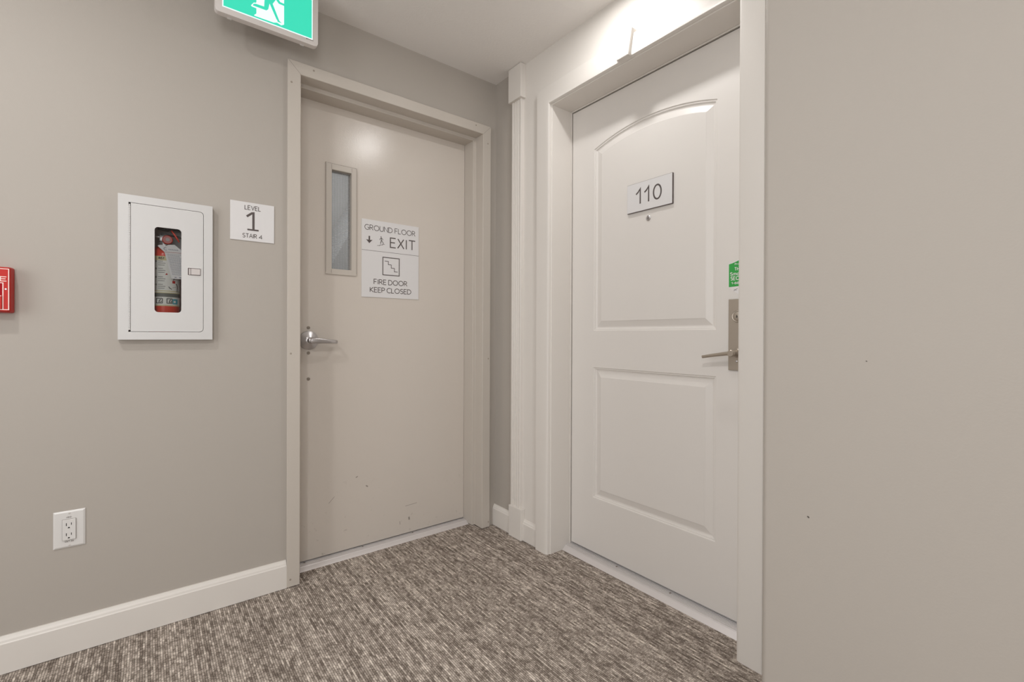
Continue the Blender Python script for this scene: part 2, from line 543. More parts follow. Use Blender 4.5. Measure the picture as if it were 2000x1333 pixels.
PC_REF = [None]
def stroke(bm, P, pts, w, d, mi=0):
    """mitred ribbon of width w along 2D pts"""
    pts = [p for i, p in enumerate(pts) if i == 0 or math.dist(p, pts[i - 1]) > 1e-6]
    if P is PC_REF[0]:                       # follow the round of the bottle
        q = [pts[0]]
        for a, b in zip(pts, pts[1:]):
            m = max(1, math.ceil(abs(b[0] - a[0]) / 0.003))
            q += [(a[0] + (b[0] - a[0]) * i / m, a[1] + (b[1] - a[1]) * i / m) for i in range(1, m + 1)]
        pts = q
    closed = math.dist(pts[0], pts[-1]) < 1e-6 and len(pts) > 3
    if closed: pts = pts[:-1]
    n = len(pts)
    Ls, Rs = [], []
    for i in range(n):
        p = Vector(pts[i])
        a = Vector(pts[i - 1]) if (i > 0 or closed) else None
        b = Vector(pts[(i + 1) % n]) if (i < n - 1 or closed) else None
        d1 = (p - a).normalized() if a is not None else None
        d2 = (b - p).normalized() if b is not None else None
        if d1 is None: d1 = d2
        if d2 is None: d2 = d1
        n1 = Vector((-d1.y, d1.x)); n2 = Vector((-d2.y, d2.x))
        m = n1 + n2
        m = n1 if m.length < 1e-4 else m.normalized()
        k = w / 2 / max(m.dot(n1), 0.42)
        Ls.append(bm.verts.new(P(*(p + m * k), d))); Rs.append(bm.verts.new(P(*(p - m * k), d)))
    for i in range(n if closed else n - 1):
        j = (i + 1) % n
        f = bm.faces.new((Ls[i], Rs[i], Rs[j], Ls[j])); f.material_index = mi

def text(bm, P, s, u0, u1, v0, h, w, d, gap=0.20, space=0.34, mi=0):
    """word set between u0 and u1 on baseline v0, capital height h"""
    x = 0; runs = []
    for ch in s:
        if ch == ' ':
            x += space; continue
        wd, st = GL[ch]
        runs.append((x, st)); x += wd + gap
    total = x - gap
    k = (u1 - u0) / total
    for i, (x0, st) in enumerate(runs):
        for j, pl in enumerate(st):
            stroke(bm, P, [(u0 + (x0 + px) * k, v0 + py * h) for px, py in pl], w, d - 0.00003 * j, mi)

def fixed_screw(parent, P, u, v, d, r=0.0042, mat=None, out=0.0012):
    bm = B()
    c = P(u, v, d)
    ax = (P(u, v, d - 1) - c)
    add_lathe(bm, c, ax, [(r, -0.002), (r, out * 0.5), (r * 0.75, out), (r * 0.35, out), (r * 0.25, out * 0.3)], 16)
    return obj('screw', bm, mat or M_SCREW, parent, True)

# ------------------------------------------------------------------ room shell
def wall_cells(bm, P, us, vs, d0, d1, holes, mi_fn=None):
    """thick wall made of cells, cells inside a hole are left out; faces inside are dropped"""
    us = sorted(set(us)); vs = sorted(set(vs))
    def solid(i, j):
        if i < 0 or j < 0 or i >= len(us) - 1 or j >= len(vs) - 1: return False
        cu, cv = (us[i] + us[i + 1]) / 2, (vs[j] + vs[j + 1]) / 2
        return not any(a < cu < b and c < cv < e for a, b, c, e in holes)
    cache = {}
    def vt(u, v, d):
        key = (u, v, d)
        if key not in cache: cache[key] = bm.verts.new(P(u, v, d))
        return cache[key]
    for i in range(len(us) - 1):
        for j in range(len(vs) - 1):
            if not solid(i, j): continue
            u0, u1, v0, v1 = us[i], us[i + 1], vs[j], vs[j + 1]
            mi = mi_fn((u0 + u1) / 2, (v0 + v1) / 2) if mi_fn else 0
            q = [[vt(u0, v0, d0), vt(u1, v0, d0), vt(u1, v1, d0), vt(u0, v1, d0)], [vt(u0, v0, d1), vt(u0, v1, d1), vt(u1, v1, d1), vt(u1, v0, d1)]]
            if not solid(i - 1, j): q.append([vt(u0, v0, d0), vt(u0, v1, d0), vt(u0, v1, d1), vt(u0, v0, d1)])
            if not solid(i + 1, j): q.append([vt(u1, v0, d0), vt(u1, v0, d1), vt(u1, v1, d1), vt(u1, v1, d0)])
            if not solid(i, j - 1): q.append([vt(u0, v0, d0), vt(u0, v0, d1), vt(u1, v0, d1), vt(u1, v0, d0)])
            if not solid(i, j + 1): q.append([vt(u0, v1, d0), vt(u1, v1, d0), vt(u1, v1, d1), vt(u0, v1, d1)])
            for vs4 in q:
                bm.faces.new(vs4).material_index = mi

XL, YN = -3.35, -5.5          # left wall, near end of the corridor
# fire-door opening, cabinet recess
FDL, FDR, FDT = -1.0185, -0.0979, 2.134
CBX0, CBX1, CBZ0, CBZ1 = -1.5840, -1.3440, 1.0430, 1.5140

bm = B(); add_box(bm, XL - 0.1, 0.45, YN - 0.1, 0.35, -0.10, 0.0)
tag(obj('floor', bm, M_CARPET), 'grey-brown striated loop carpet floor', 'floor', kind='structure')
bm = B(); add_box(bm, XL - 0.1, 0.0, YN - 0.1, 0.0, CEIL, CEIL + 0.1)
tag(obj('ceiling', bm, M_CEIL), 'off-white lightly textured ceiling', 'ceiling', kind='structure')
bm = B()
wall_cells(bm, PA, [XL - 0.1, CBX0, CBX1, FDL - 0.02, FDR + 0.02, 0.0], [0, CBZ0, CBZ1, FDT + 0.02, CEIL], 0.0, 0.19,
           [(FDL - 0.02, FDR + 0.02, -1, FDT + 0.02), (CBX0, CBX1, CBZ0, CBZ1)])
tag(obj('wall_back', bm, M_TAUPE), 'taupe wall around the fire door', 'wall', kind='structure')
# wall with the suite door: taupe in the corner, cream from the pilaster on
SDL, SDR, SDT = 0.451, 1.360, 2.1556      # u = -y
bm = B()
wall_cells(bm, PB, [-0.19, 0.206, SDL - 0.006, SDR + 0.006, 1.62], [0, SDT + 0.006, CEIL], 0.0, 0.30,
           [(SDL - 0.006, SDR + 0.006, -1, SDT + 0.006)], lambda u, v: 0 if u < 0.206 else 1)
tag(obj('wall_right', bm, [M_TAUPE, M_WHITEWALL]), 'wall with the suite door, taupe in the corner and cream around the door', 'wall', kind='structure')
# nearer wall with a rounded outside corner
XC, YC, RC = -0.4185, -1.6114, 0.014
poly = [(XC, YN - 0.1)] + [(XC + RC - RC * math.cos(a), YC - RC + RC * math.sin(a)) for a in [PI / 2 * i / 8 for i in range(9)]] + [(0.30, YC), (0.30, YN - 0.1)]
bm = B()
t = bmesh.new()
lo_ = [t.verts.new((x, y, 0)) for x, y in poly]; hi_ = [t.verts.new((x, y, CEIL)) for x, y in poly]
n = len(poly)
for i in range(n):
    t.faces.new((lo_[i], lo_[(i + 1) % n], hi_[(i + 1) % n], hi_[i]))
t.faces.new(lo_); t.faces.new(hi_)
merge(bm, t)
tag(obj('wall_near', bm, M_TAUPE, smooth=True), 'taupe wall nearest the viewer with a rounded outside corner', 'wall', kind='structure')
def PL(u, v, d): return Vector((XL - d, u, v))
bm = B()
wall_cells(bm, PL, [YN - 0.1, -2.45, -0.75, 0.0], [0, 0.60, 2.26, CEIL], 0.0, 0.1, [(-2.45, -0.75, 0.60, 2.26)])
tag(obj('wall_left', bm, M_TAUPE), 'taupe corridor side wall with an added window opening, out of view to the left', 'wall', kind='structure')
w2 = thing('fill_window_2', (XL - 0.05, -1.60, 0.60), 'wide window added for fill light in the corridor side wall, out of view to the left', 'window', kind='structure')  # made-up window, added to house the side fill light
bm = B(); add_ring(bm, PL, [(-2.45, 0.60), (-0.75, 0.60), (-0.75, 2.26), (-2.45, 2.26)], [(-2.39, 0.66), (-0.81, 0.66), (-0.81, 2.20), (-2.39, 2.20)], 0.03, 0.08)
obj('window_frame', bm, M_TRIM, w2)
bm = B(); add_box(bm, XL - 0.058, XL - 0.052, -2.39, -0.81, 0.66, 2.20); obj('pane', bm, M_GLASS, w2)
bm = B()
wall_cells(bm, PA, [XL, -3.25, -1.75, XC], [0, 0.60, 2.26, CEIL], YN - 0.1, YN, [(-3.25, -1.75, 0.60, 2.26)])
tag(obj('wall_front', bm, M_TAUPE), 'taupe end wall behind the viewer with an added window opening', 'wall', kind='structure')
w1 = thing('fill_window_1', (-2.5, YN - 0.05, 0.60), 'window added for fill light at the end of the corridor behind the viewer', 'window', kind='structure')  # unseen window, made up to go with the end fill light
bm = B(); add_ring(bm, PA, [(-3.25, 0.60), (-1.75, 0.60), (-1.75, 2.26), (-3.25, 2.26)], [(-3.19, 0.66), (-1.81, 0.66), (-1.81, 2.20), (-3.19, 2.20)], YN - 0.08, YN - 0.03)
obj('window_frame', bm, M_TRIM, w1)
bm = B(); add_box(bm, -3.19, -1.81, YN - 0.058, YN - 0.052, 0.66, 2.20); obj('pane', bm, M_GLASS, w1)
# stairwell behind the fire door
bm = B(); add_box(bm, -1.75, 1.1, 0.195, 2.0, -0.02, 3.05)
bmesh.ops.delete(bm, geom=[f for f in bm.faces if abs(f.calc_center_median().y - 0.195) < 1e-3], context='FACES')
tag(obj('wall_stairwell', bm, M_STAIRWALL), 'grey stairwell walls seen through the wired glass', 'wall', kind='structure')
bm = B(); add_prism(bm, PA, [(-1.33, 0.0), (0.26, 2.95), (1.09, 2.95), (1.09, 0.0)], 1.30, 1.99)
tag(obj('trim_stair', bm, M_STAIRDARK), 'sloping underside of the stair flight behind the wired glass', 'stair', kind='structure')

# baseboards: flat board with an ogee top
def board_profile(th, h):
    return [(0, 0.002), (th, 0.002), (th, h - 0.021), (th - 0.003, h - 0.018), (th - 0.0045, h - 0.012), (th - 0.009, h - 0.006), (th - 0.0115, h), (0, h)]
def baseboard_a(x0, x1, name, label):
    bm = B(); pr = board_profile(0.016, 0.1145)
    add_run(bm, [(x0, -t_, z) for t_, z in pr], [(x1, -t_, z) for t_, z in pr])
    tag(obj(name, bm, M_TRIM), label, 'baseboard', kind='structure')
def baseboard_b(y0, y1, name, label, th=0.016, h=0.113, ret=False):
    bm = B(); pr = board_profile(th, h)
    add_run(bm, [(-t_, y0, z) for t_, z in pr], [(-t_, y1 + (min(t_, th) * 0.45 if ret else 0), z) for t_, z in pr])
    tag(obj(name, bm, M_TRIM), label, 'baseboard', kind='structure')
baseboard_a(XL, -1.0690, 'baseboard_back', 'long cream baseboard left of the fire door')
baseboard_b(-0.0, -0.159, 'baseboard_corner', 'short cream baseboard in the corner between fire door frame and pilaster')
baseboard_b(-0.258, -0.366, 'baseboard_right', 'short cream baseboard between the pilaster and the suite door casing', 0.013, 0.108, True)
bm = B(); pr = board_profile(0.016, 0.1145)
add_run(bm, [(XC - t_, YC - 0.004, z) for t_, z in pr], [(XC - t_, YN, z) for t_, z in pr])
tag(obj('baseboard_near', bm, M_TRIM), 'cream baseboard on the nearest wall, below the view', 'baseboard', kind='structure')
bm = B()
add_run(bm, [(XL + t_, 0, z) for t_, z in pr], [(XL + t_, YN, z) for t_, z in pr])
tag(obj('baseboard_left', bm, M_TRIM), 'cream baseboard on the corridor side wall', 'baseboard', kind='structure')

# ------------------------------------------------------------------ fire door frame and fire door
t1 = thing('trim_1', (-0.5582, -0.018, 0.0), 'taupe pressed metal door frame around the fire door', 'door frame', kind='structure')
ST = 0.018
prof = [(0.0480, 0.0), (0.0505, -0.0165), (0.0490, -0.018), (0.0015, -0.018), (0.0, -0.0165), (0.0, 0.052), (-0.0012, 0.0532), (-ST + 0.0012, 0.0532), (-ST, 0.0545), (-ST, 0.150), (-0.001, 0.150), (-0.001, 0.185), (0.0185, 0.185), (0.0185, 0.0)]
bm = B(); add_sweep_u(bm, PA, FDL, FDR, 0.004, FDT, prof); obj('frame', bm, M_FRAME, t1)
# mitre joints in the frame face
bm = B()
stroke(bm, PA, [(FDL - 0.049, FDT + 0.049), (FDL, FDT)], 0.0010, -0.01815)
stroke(bm, PA, [(FDR + 0.049, FDT + 0.049), (FDR, FDT)], 0.0007, -0.01815)
obj('mitre_joint', bm, plain('dark_joint', (0.16, 0.135, 0.11, 1), 0.6), t1)  # joint lines in one plain dark colour
M_PSCREW = plain('painted_screw', (0.34, 0.295, 0.25, 1), 0.4)
for u, v in ((-1.0545, 2.0911), (-0.9673, 2.1680), (-0.1443, 2.1680), (-0.0675, 2.0888), (-1.0552, 0.9701), (-0.0600, 0.9215), (-1.0552, 0.0336), (-0.0560, 0.030)):
    fixed_screw(t1, PA, u, v, -0.018, 0.0042, M_PSCREW, 0.0008)

d1 = thing('door_1', (-0.5582, 0.14, 0.02), 'taupe metal fire door with narrow wired glass window', 'door', kind='structure')
DY = 0.140
VX0, VX1, VZ0, VZ1 = -0.8465, -0.7530, 1.3560, 1.8210
bm = B()
wall_cells(bm, PA, [FDL + 0.003, VX0, VX1, FDR - 0.0195], [0.0225, VZ0, VZ1, FDT - 0.003], DY, DY + 0.044, [(VX0, VX1, VZ0, VZ1)])
obj('door_panel', bm, M_DOORA, d1)
vf = B()
O = [(-0.8725, 1.3315), (-0.7285, 1.3315), (-0.7285, 1.8505), (-0.8725, 1.8505)]
I = [(VX0, VZ0), (VX1, VZ0), (VX1, VZ1), (VX0, VZ1)]
add_ring(vf, PA, O, I, DY - 0.006, DY + 0.001)
O2 = [(VX0 - 0.004, VZ0 - 0.004), (VX1 + 0.004, VZ0 - 0.004), (VX1 + 0.004, VZ1 + 0.004), (VX0 - 0.004, VZ1 + 0.004)]
add_ring(vf, PA, O2, [(VX0 + 0.001, VZ0 + 0.001), (VX1 - 0.001, VZ0 + 0.001), (VX1 - 0.001, VZ1 - 0.001), (VX0 + 0.001, VZ1 - 0.001)], DY - 0.004, DY + 0.020)
vframe = obj('window_frame', vf, M_FRAME, d1)
# seams of the lite frame: side bars run full height, top and bottom bars butt between them
bm = B()
for pl in ([(-0.8725 + 0.006, 1.8475), (-0.7300, 1.8475)], [(VX0 - 0.0005, 1.8445), (VX0 - 0.0005, VZ1)], [(VX1 + 0.0005, 1.8445), (VX1 + 0.0005, VZ1 + 0.004)],
           [(-0.7300, 1.340), (-0.7300, 1.8470)], [(-0.8725, 1.340), (-0.8725, 1.8505)], [(VX0 - 0.0005, 1.337), (VX0 - 0.0005, VZ0 - 0.002)]):
    stroke(bm, PA, pl, 0.0011, DY - 0.0062)
obj('seam', bm, plain('dark_seam', (0.15, 0.12, 0.10, 1), 0.6), vframe)  # seam lines in one plain dark colour
bm = B(); add_box(bm, VX0, VX1, DY + 0.018, DY + 0.024, VZ0, VZ1)
obj('glass_pane', bm, M_WIREGLASS, d1, label='grey wired glass pane')
# lever handle on its round rose
HX, HZ = -0.9460, 1.0225
lv = B()
add_lathe(lv, (HX, DY, HZ), (0, -1, 0), [(0.041, 0), (0.0425, 0.004), (0.0415, 0.009), (0.030, 0.016), (0.018, 0.021), (0.0135, 0.024)], 40)
rose = obj('rose', lv, M_STEEL, d1, True, label='round satin chrome rose')
lv = B()
add_lathe(lv, (HX, DY - 0.022, HZ), (0, -1, 0), [(0.0125, 0), (0.0125, 0.026), (0.0135, 0.030), (0.0135, 0.044), (0.010, 0.048)], 24)
def lever_bar(bm, pts, secs):
    """flattened bar: secs = (half height, half depth) at each point, section in the plane across the run"""
    t = bmesh.new(); rings = []
    for i, (p, (hh, hd)) in enumerate(zip(pts, secs)):
        p = Vector(p)
        d = (Vector(pts[min(i + 1, len(pts) - 1)]) - Vector(pts[max(i - 1, 0)])).normalized()
        upv = Vector((0, 0, 1)); side = d.cross(upv).normalized(); upv = side.cross(d).normalized()
        rings.append([t.verts.new(p + upv * hh * math.copysign(abs(math.sin(a)) ** 0.6, math.sin(a)) + side * hd * math.copysign(abs(math.cos(a)) ** 0.6, math.cos(a))) for a in [2 * PI * k / 16 for k in range(16)]])
    for a, b in zip(rings, rings[1:]):
        for i in range(16):
            t.faces.new((a[i], a[(i + 1) % 16], b[(i + 1) % 16], b[i]))
    t.faces.new(rings[0]); t.faces.new(rings[-1][::-1])
    merge(bm, t)
LY = DY - 0.061
lever_bar(lv, [(HX - 0.012, LY + 0.002, HZ + 0.001), (HX, LY, HZ), (HX + 0.03, LY - 0.001, HZ - 0.001), (HX + 0.07, LY, HZ - 0.004), (HX + 0.098, LY + 0.002, HZ - 0.006), (HX + 0.108, LY + 0.009, HZ - 0.007), (HX + 0.112, LY + 0.024, HZ - 0.007), (HX + 0.112, LY + 0.036, HZ - 0.007)],
          [(0.010, 0.009), (0.0135, 0.0105), (0.0125, 0.0085), (0.0095, 0.0065), (0.0080, 0.006), (0.0078, 0.006), (0.0076, 0.0055), (0.007, 0.005)])
obj('lever', lv, M_STEEL, d1, True, label='satin chrome lever handle')
for v in (1.0800, 0.9652, 0.8469):
    fixed_screw(d1, PA, HX, v, DY, 0.0072, M_SCREW, 0.0030)

def threshold(P, u0, u1, d0, d1, h, name, label, screws, ds):
    root = thing(name, P((u0 + u1) / 2, 0.0, d0), label, 'threshold')
    pr = [(d0, 0.0), (d0 + 0.006, 0.004), (d0 + 0.020, h * 0.75)]
    d = d0 + 0.022
    while d < d1 - 0.012:                           # ribs
        pr += [(d, h), (d + 0.0045, h), (d + 0.0055, h - 0.0022), (d + 0.0072, h - 0.0022)]
        d += 0.0082
    pr += [(d1, h), (d1, 0.0)]
    bm = B(); add_run(bm, [P(u0, v, d) for d, v in pr], [P(u1, v, d) for d, v in pr])
    obj('ribbed_plate', bm, M_ALU, root)
    for u in screws:
        bm = B(); add_lathe(bm, P(u, h, ds), (0, 0, 1), [(0.0042, -0.001), (0.0042, 0.0006), (0.002, 0.001), (0.0015, 0.0002)], 14)
        obj('screw', bm, M_SCREW, root, True)
    return root
threshold(PA, FDL + 0.001, FDR - ST - 0.001, 0.085, 0.180, 0.016, 'door_threshold', 'ribbed aluminium threshold strip under the fire door', (-0.962, -0.695, -0.430), 0.136)

# ------------------------------------------------------------------ suite door: casing, jamb, keystone, pilaster, door
t2 = thing('trim_2', (-0.011, -(SDL + SDR) / 2, 0.0), 'cream moulded casing around the suite door', 'door casing', kind='structure')
prof = [(0.082, 0.0), (0.082, -0.020), (0.0800, -0.022), (0.070, -0.0225), (0.020, -0.022), (0.008, -0.0205), (0.0015, -0.0180), (0.0, -0.0155), (0.0, 0.0)]
bm = B(); add_sweep_u(bm, PB, SDL, SDR, 0.0, SDT, prof); obj('casing', bm, M_TRIM, t2, True)
prof = [(0.0055, 0.0), (-0.0030, 0.0), (-0.0045, 0.0015), (-0.0045, 0.1235), (-0.0030, 0.1240), (-0.0030, 0.1265), (-0.0080, 0.1270), (-0.0085, 0.1280), (-0.0085, 0.1310), (-0.0060, 0.1345), (-0.0060, 0.29), (0.0055, 0.29)]
bm = B(); add_sweep_u(bm, PB, SDL, SDR, 0.0, SDT, prof); obj('jamb', bm, M_TRIM, t2)
bm = B()
key = [(0.8735, SDT - 0.0008), (0.9300, SDT - 0.0008), (0.9480, 2.2525), (0.8455, 2.2525)]
add_prism(bm, PB, key, -0.037, -0.0005, bev=0.0035)
tag(obj('trim_3', bm, M_TRIM), 'cream tapered keystone block on the head of the suite door casing', 'keystone', kind='structure')
pil = thing('trim_4', (-0.01, -0.207, 0.0), 'cream fluted pilaster between the corner and the suite door', 'pilaster', kind='structure')
bm = B(); add_box(bm, -0.0265, 0, -0.2615, -0.1595, 0, 0.1605, 0.0025); obj('plinth', bm, M_TRIM, pil)
bm = B(); add_box(bm, -0.035, 0, -0.2585, -0.1555, 2.262, CEIL - 0.002, 0.002); obj('capital', bm, M_TRIM, pil)
# shaft with five flutes
bm = B()
ys0, ys1, fx = 0.1672, 0.2445, -0.020
sec = [(0.0, ys0), (fx + 0.002, ys0), (fx, ys0 + 0.002)]
nf = 4; wid = (ys1 - ys0 - 0.020) / nf
for i in range(nf):
    c = ys0 + 0.010 + wid * (i + 0.5); r = wid * 0.38
    for k in range(9):
        a = PI * k / 8
        sec.append((fx + 0.0055 * math.sin(a), c - r * math.cos(a)))
sec += [(fx, ys1 - 0.002), (fx + 0.002, ys1), (0.0, ys1)]
add_run(bm, [(x, -u, 0.159) for x, u in sec], [(x, -u, 2.265) for x, u in sec])
obj('fluted_shaft', bm, M_TRIM, pil)

d2 = thing('door_2', (0.1345, -(SDL + SDR) / 2, 0.03), 'cream two-panel suite door with an arched upper panel', 'door', kind='structure')
XD = 0.1345
DU0, DU1, DZ0, DZ1 = SDL + 0.0118, SDR - 0.0105, 0.0305, 2.1435
PU0, PU1 = 0.6020, 1.2040
def outline(off, z0, z1, arch):
    """panel outline moved inwards by off; arch = rise of a segmental head"""
    u0, u1 = PU0 + off, PU1 - off
    pts = [(u0, z0 + off), (u1, z0 + off)]
    if arch:
        hw = (PU1 - PU0) / 2; R = (hw * hw + arch * arch) / (2 * arch); zc = z1 + arch - R; cu = (PU0 + PU1) / 2
        R2 = R - off
        a = math.asin((u1 - cu) / R2)
        for i in range(25):
            t_ = a - 2 * a * i / 24
            pts.append((cu + R2 * math.sin(t_), zc + R2 * math.cos(t_)))
    else:
        pts += [(u1, z1 - off), (u0, z1 - off)]
    return pts
bm = B()
fr = [(DU0, DZ0), (DU1, DZ0), (DU1, DZ1), (DU0, DZ1)]
ring0 = [bm.verts.new(PB(u, v, XD)) for u, v in fr]
edges = [bm.edges.new((ring0[i], ring0[(i + 1) % 4])) for i in range(4)]
STEPS = [(0.0, 0.0), (0.0025, 0.0035), (0.0075, 0.0042), (0.009, 0.0075), (0.0145, 0.0098), (0.0185, 0.0098), (0.0420, 0.0030), (0.0450, 0.0015), (0.0475, 0.0015)]
panels = []
for (z0, z1, arch) in ((0.2865, 0.9000, 0), (1.0720, 1.9245, 0.052)):
    rings = [[bm.verts.new(PB(u, v, XD + dd)) for u, v in outline(o, z0, z1, arch)] for o, dd in STEPS]
    n = len(rings[0])
    edges += [bm.edges.new((rings[0][i], rings[0][(i + 1) % n])) for i in range(n)]
    panels.append(rings)
bmesh.ops.triangle_fill(bm, use_beauty=True, use_dissolve=False, edges=edges)
for rings in panels:
    n = len(rings[0])
    for a, b in zip(rings, rings[1:]):
        for i in range(n):
            bm.faces.new((a[i], a[(i + 1) % n], b[(i + 1) % n], b[i]))
    bm.faces.new(rings[-1])
back = [bm.verts.new(PB(u, v, XD + 0.044)) for u, v in fr]
for i in range(4):
    bm.faces.new((ring0[i], ring0[(i + 1) % 4], back[(i + 1) % 4], back[i]))
bm.faces.new(back)
obj('door_panel', bm, M_DOORB, d2)
# peephole
bm = B()
add_lathe(bm, (XD + 0.0015, -0.9045, 1.5435), (-1, 0, 0), [(0.0112, 0), (0.0112, 0.002), (0.0088, 0.0038), (0.0052, 0.0034)], 24)
ph = obj('peephole', bm, M_STEEL, d2, True, label='small chrome peephole')
bm = B(); add_lathe(bm, (XD + 0.0015, -0.9045, 1.5435), (-1, 0, 0), [(0.0054, 0), (0.0050, 0.0036), (0.0028, 0.0044), (0.0, 0.0047)], 20)
obj('lens', bm, plain('peephole_lens', (0.20, 0.18, 0.17, 1), 0.1), ph, True)
# lock plate and lever
LU = 1.2885
bm = B(); add_prism(bm, PB, rrect(LU - 0.0350, LU + 0.0350, 0.9270, 1.1810, 0.002, 3), XD - 0.008, XD + 0.0005, bev=0.0015)
plate = obj('lock_plate', bm, M_NICKEL, d2, label='tall satin nickel lock plate')
bm = B(); add_lathe(bm, (XD - 0.007, -LU, 1.1190), (-1, 0, 0), [(0.0215, 0), (0.0215, 0.004), (0.0195, 0.006), (0.0165, 0.0055), (0.0155, 0.0085), (0.0130, 0.0095), (0.0, 0.0095)], 36)
cyl = obj('lock_cylinder', bm, M_NICKEL, plate, True)
bm = B(); add_prism(bm, PB, [(LU - 0.0011, 1.1135), (LU + 0.0011, 1.1135), (LU + 0.0011, 1.1235), (LU - 0.0011, 1.1235)], XD - 0.0172, XD - 0.0162)
add_prism(bm, PB, [(LU - 0.0030, 1.1165), (LU + 0.0030, 1.1165), (LU + 0.0030, 1.1185), (LU - 0.0030, 1.1185)], XD - 0.0172, XD - 0.0162)
obj('keyhole', bm, M_BLACK, plate)
bm = B(); add_lathe(bm, (XD - 0.007, -LU, 0.9885), (-1, 0, 0), [(0.0165, 0), (0.0165, 0.003), (0.0120, 0.006), (0.0105, 0.012), (0.0105, 0.040), (0.0120, 0.042), (0.0120, 0.054), (0.010, 0.056)], 28)
lever_bar(bm, [(XD - 0.053, -LU - 0.008, 0.9895), (XD - 0.053, -LU, 0.9890), (XD - 0.053, -LU + 0.02, 0.9870), (XD - 0.052, -LU + 0.06, 0.9810), (XD - 0.050, -LU + 0.108, 0.9728)],
          [(0.0075, 0.009), (0.0080, 0.010), (0.0070, 0.0085), (0.0060, 0.008), (0.0055, 0.0075)])
obj('lever', bm, M_NICKEL, d2, True, label='slim satin nickel lever')
bm = B(); add_lathe(bm, (XD - 0.007, -LU + 0.004, 0.9590), (-1, 0, 0), [(0.0040, 0), (0.0040, 0.003), (0.0025, 0.004)], 16)
obj('thumb_button', bm, M_STEEL, plate, True)
threshold(PB, SDL - 0.003, SDR + 0.003, 0.0775, 0.180, 0.0200, 'door_threshold', 'ribbed aluminium threshold strip under the suite door', (0.752, 1.022), 0.1275)

# ------------------------------------------------------------------ signs on the wall and doors
# LEVEL 1 STAIR 4
s1 = thing('stair_level_sign', (-1.1928, 0.0, 1.4185), 'white plastic wall sign reading LEVEL 1 STAIR 4 beside the fire door frame', 'sign')
bm = B(); add_prism(bm, PA, [(-1.2700, 1.4185), (-1.1158, 1.4185), (-1.1158, 1.5705), (-1.2700, 1.5705)], -0.0035, -0.0002, bev=0.0005)
obj('plate', bm, M_SIGN, s1)
bm = B(); dd = -0.0038
text(bm, PA, 'LEVEL', -1.2205, -1.1650, 1.5418, 0.0160, 0.0024, dd)
stroke(bm, PA, [(-1.2140, 1.5140), (-1.1960, 1.5290), (-1.1905, 1.5300), (-1.1905, 1.4640)], 0.0082, dd)
stroke(bm, PA, [(-1.2118, 1.4632), (-1.1720, 1.4632)], 0.0062, dd - 0.00003)
text(bm, PA, 'STAIR', -1.2278, -1.1785, 1.4310, 0.0155, 0.0023, dd, 0.17)
text(bm, PA, '4', -1.1700, -1.1592, 1.4310, 0.0140, 0.0023, dd)
obj('lettering', bm, M_INK, s1)

# GROUND FLOOR EXIT / FIRE DOOR KEEP CLOSED
s2 = thing('fire_door_sign', (-0.5518, DY, 1.2345), 'tall white sign on the fire door reading GROUND FLOOR EXIT, FIRE DOOR KEEP CLOSED', 'sign')
bm = B(); add_prism(bm, PA, [(-0.7035, 1.2345), (-0.4000, 1.2345), (-0.4000, 1.6150), (-0.7035, 1.6150)], DY - 0.0035, DY - 0.0002, bev=0.0005)
obj('plate', bm, M_SIGN, s2)
dd = DY - 0.0038
bm = B()
text(bm, PA, 'GROUND FLOOR', -0.6890, -0.4210, 1.5645, 0.0245, 0.0029, dd, 0.17, 0.34)
text(bm, PA, 'EXIT', -0.5570, -0.4205, 1.4908, 0.0476, 0.0054, dd, 0.20)
text(bm, PA, 'FIRE DOOR', -0.6415, -0.4655, 1.3005, 0.0236, 0.0034, dd, 0.20, 0.26)
text(bm, PA, 'KEEP CLOSED', -0.6610, -0.4440, 1.2602, 0.0232, 0.0034, dd, 0.17, 0.24)
obj('lettering', bm, M_INK, s2)
bm = B(); stroke(bm, PA, [(-0.7033, 1.4637), (-0.4002, 1.4637)], 0.0016, dd); obj('dividing_line', bm, M_INK, s2)
bm = B()
add_flat(bm, PA, [(-0.6694, 1.5342), (-0.6694, 1.5150), (-0.6823, 1.5165), (-0.6659, 1.4987), (-0.6494, 1.5165), (-0.6622, 1.5150), (-0.6622, 1.5342)], dd)
obj('down_arrow', bm, M_INK, s2)
bm = B()
add_flat(bm, PA, [(-0.6061 + 0.0023 * math.cos(a), 1.5375 + 0.0026 * math.sin(a)) for a in [2 * PI * k / 12 for k in range(12)]], dd)
stroke(bm, PA, [(-0.6128, 1.5212), (-0.6115, 1.5260), (-0.6048, 1.5330), (-0.5975, 1.5265), (-0.5955, 1.5225)], 0.0026, dd)
stroke(bm, PA, [(-0.6045, 1.5330), (-0.6040, 1.5205), (-0.6090, 1.5030)], 0.0036, dd)
stroke(bm, PA, [(-0.6040, 1.5215), (-0.5985, 1.5130), (-0.5930, 1.5045)], 0.0030, dd)
stroke(bm, PA, [(-0.6256, 1.4922), (-0.6122, 1.4922), (-0.6113, 1.4970), (-0.5979, 1.4972), (-0.5979, 1.5018), (-0.5871, 1.5020)], 0.0020, dd)
obj('stair_figure', bm, M_INK, s2)
bm = B()
add_ring(bm, PA, [(-0.5982, 1.3475), (-0.5068, 1.3475), (-0.5068, 1.4395), (-0.5982, 1.4395)], [(-0.5940, 1.3517), (-0.5110, 1.3517), (-0.5110, 1.4353), (-0.5940, 1.4353)], dd, dd + 0.0003)
stroke(bm, PA, [(-0.5868, 1.4190), (-0.5676, 1.4190), (-0.5676, 1.4025), (-0.5521, 1.4025), (-0.5521, 1.3864), (-0.5354, 1.3864), (-0.5354, 1.3689), (-0.5176, 1.3689)], 0.0030, dd)
obj('stair_symbol', bm, M_INK, s2)

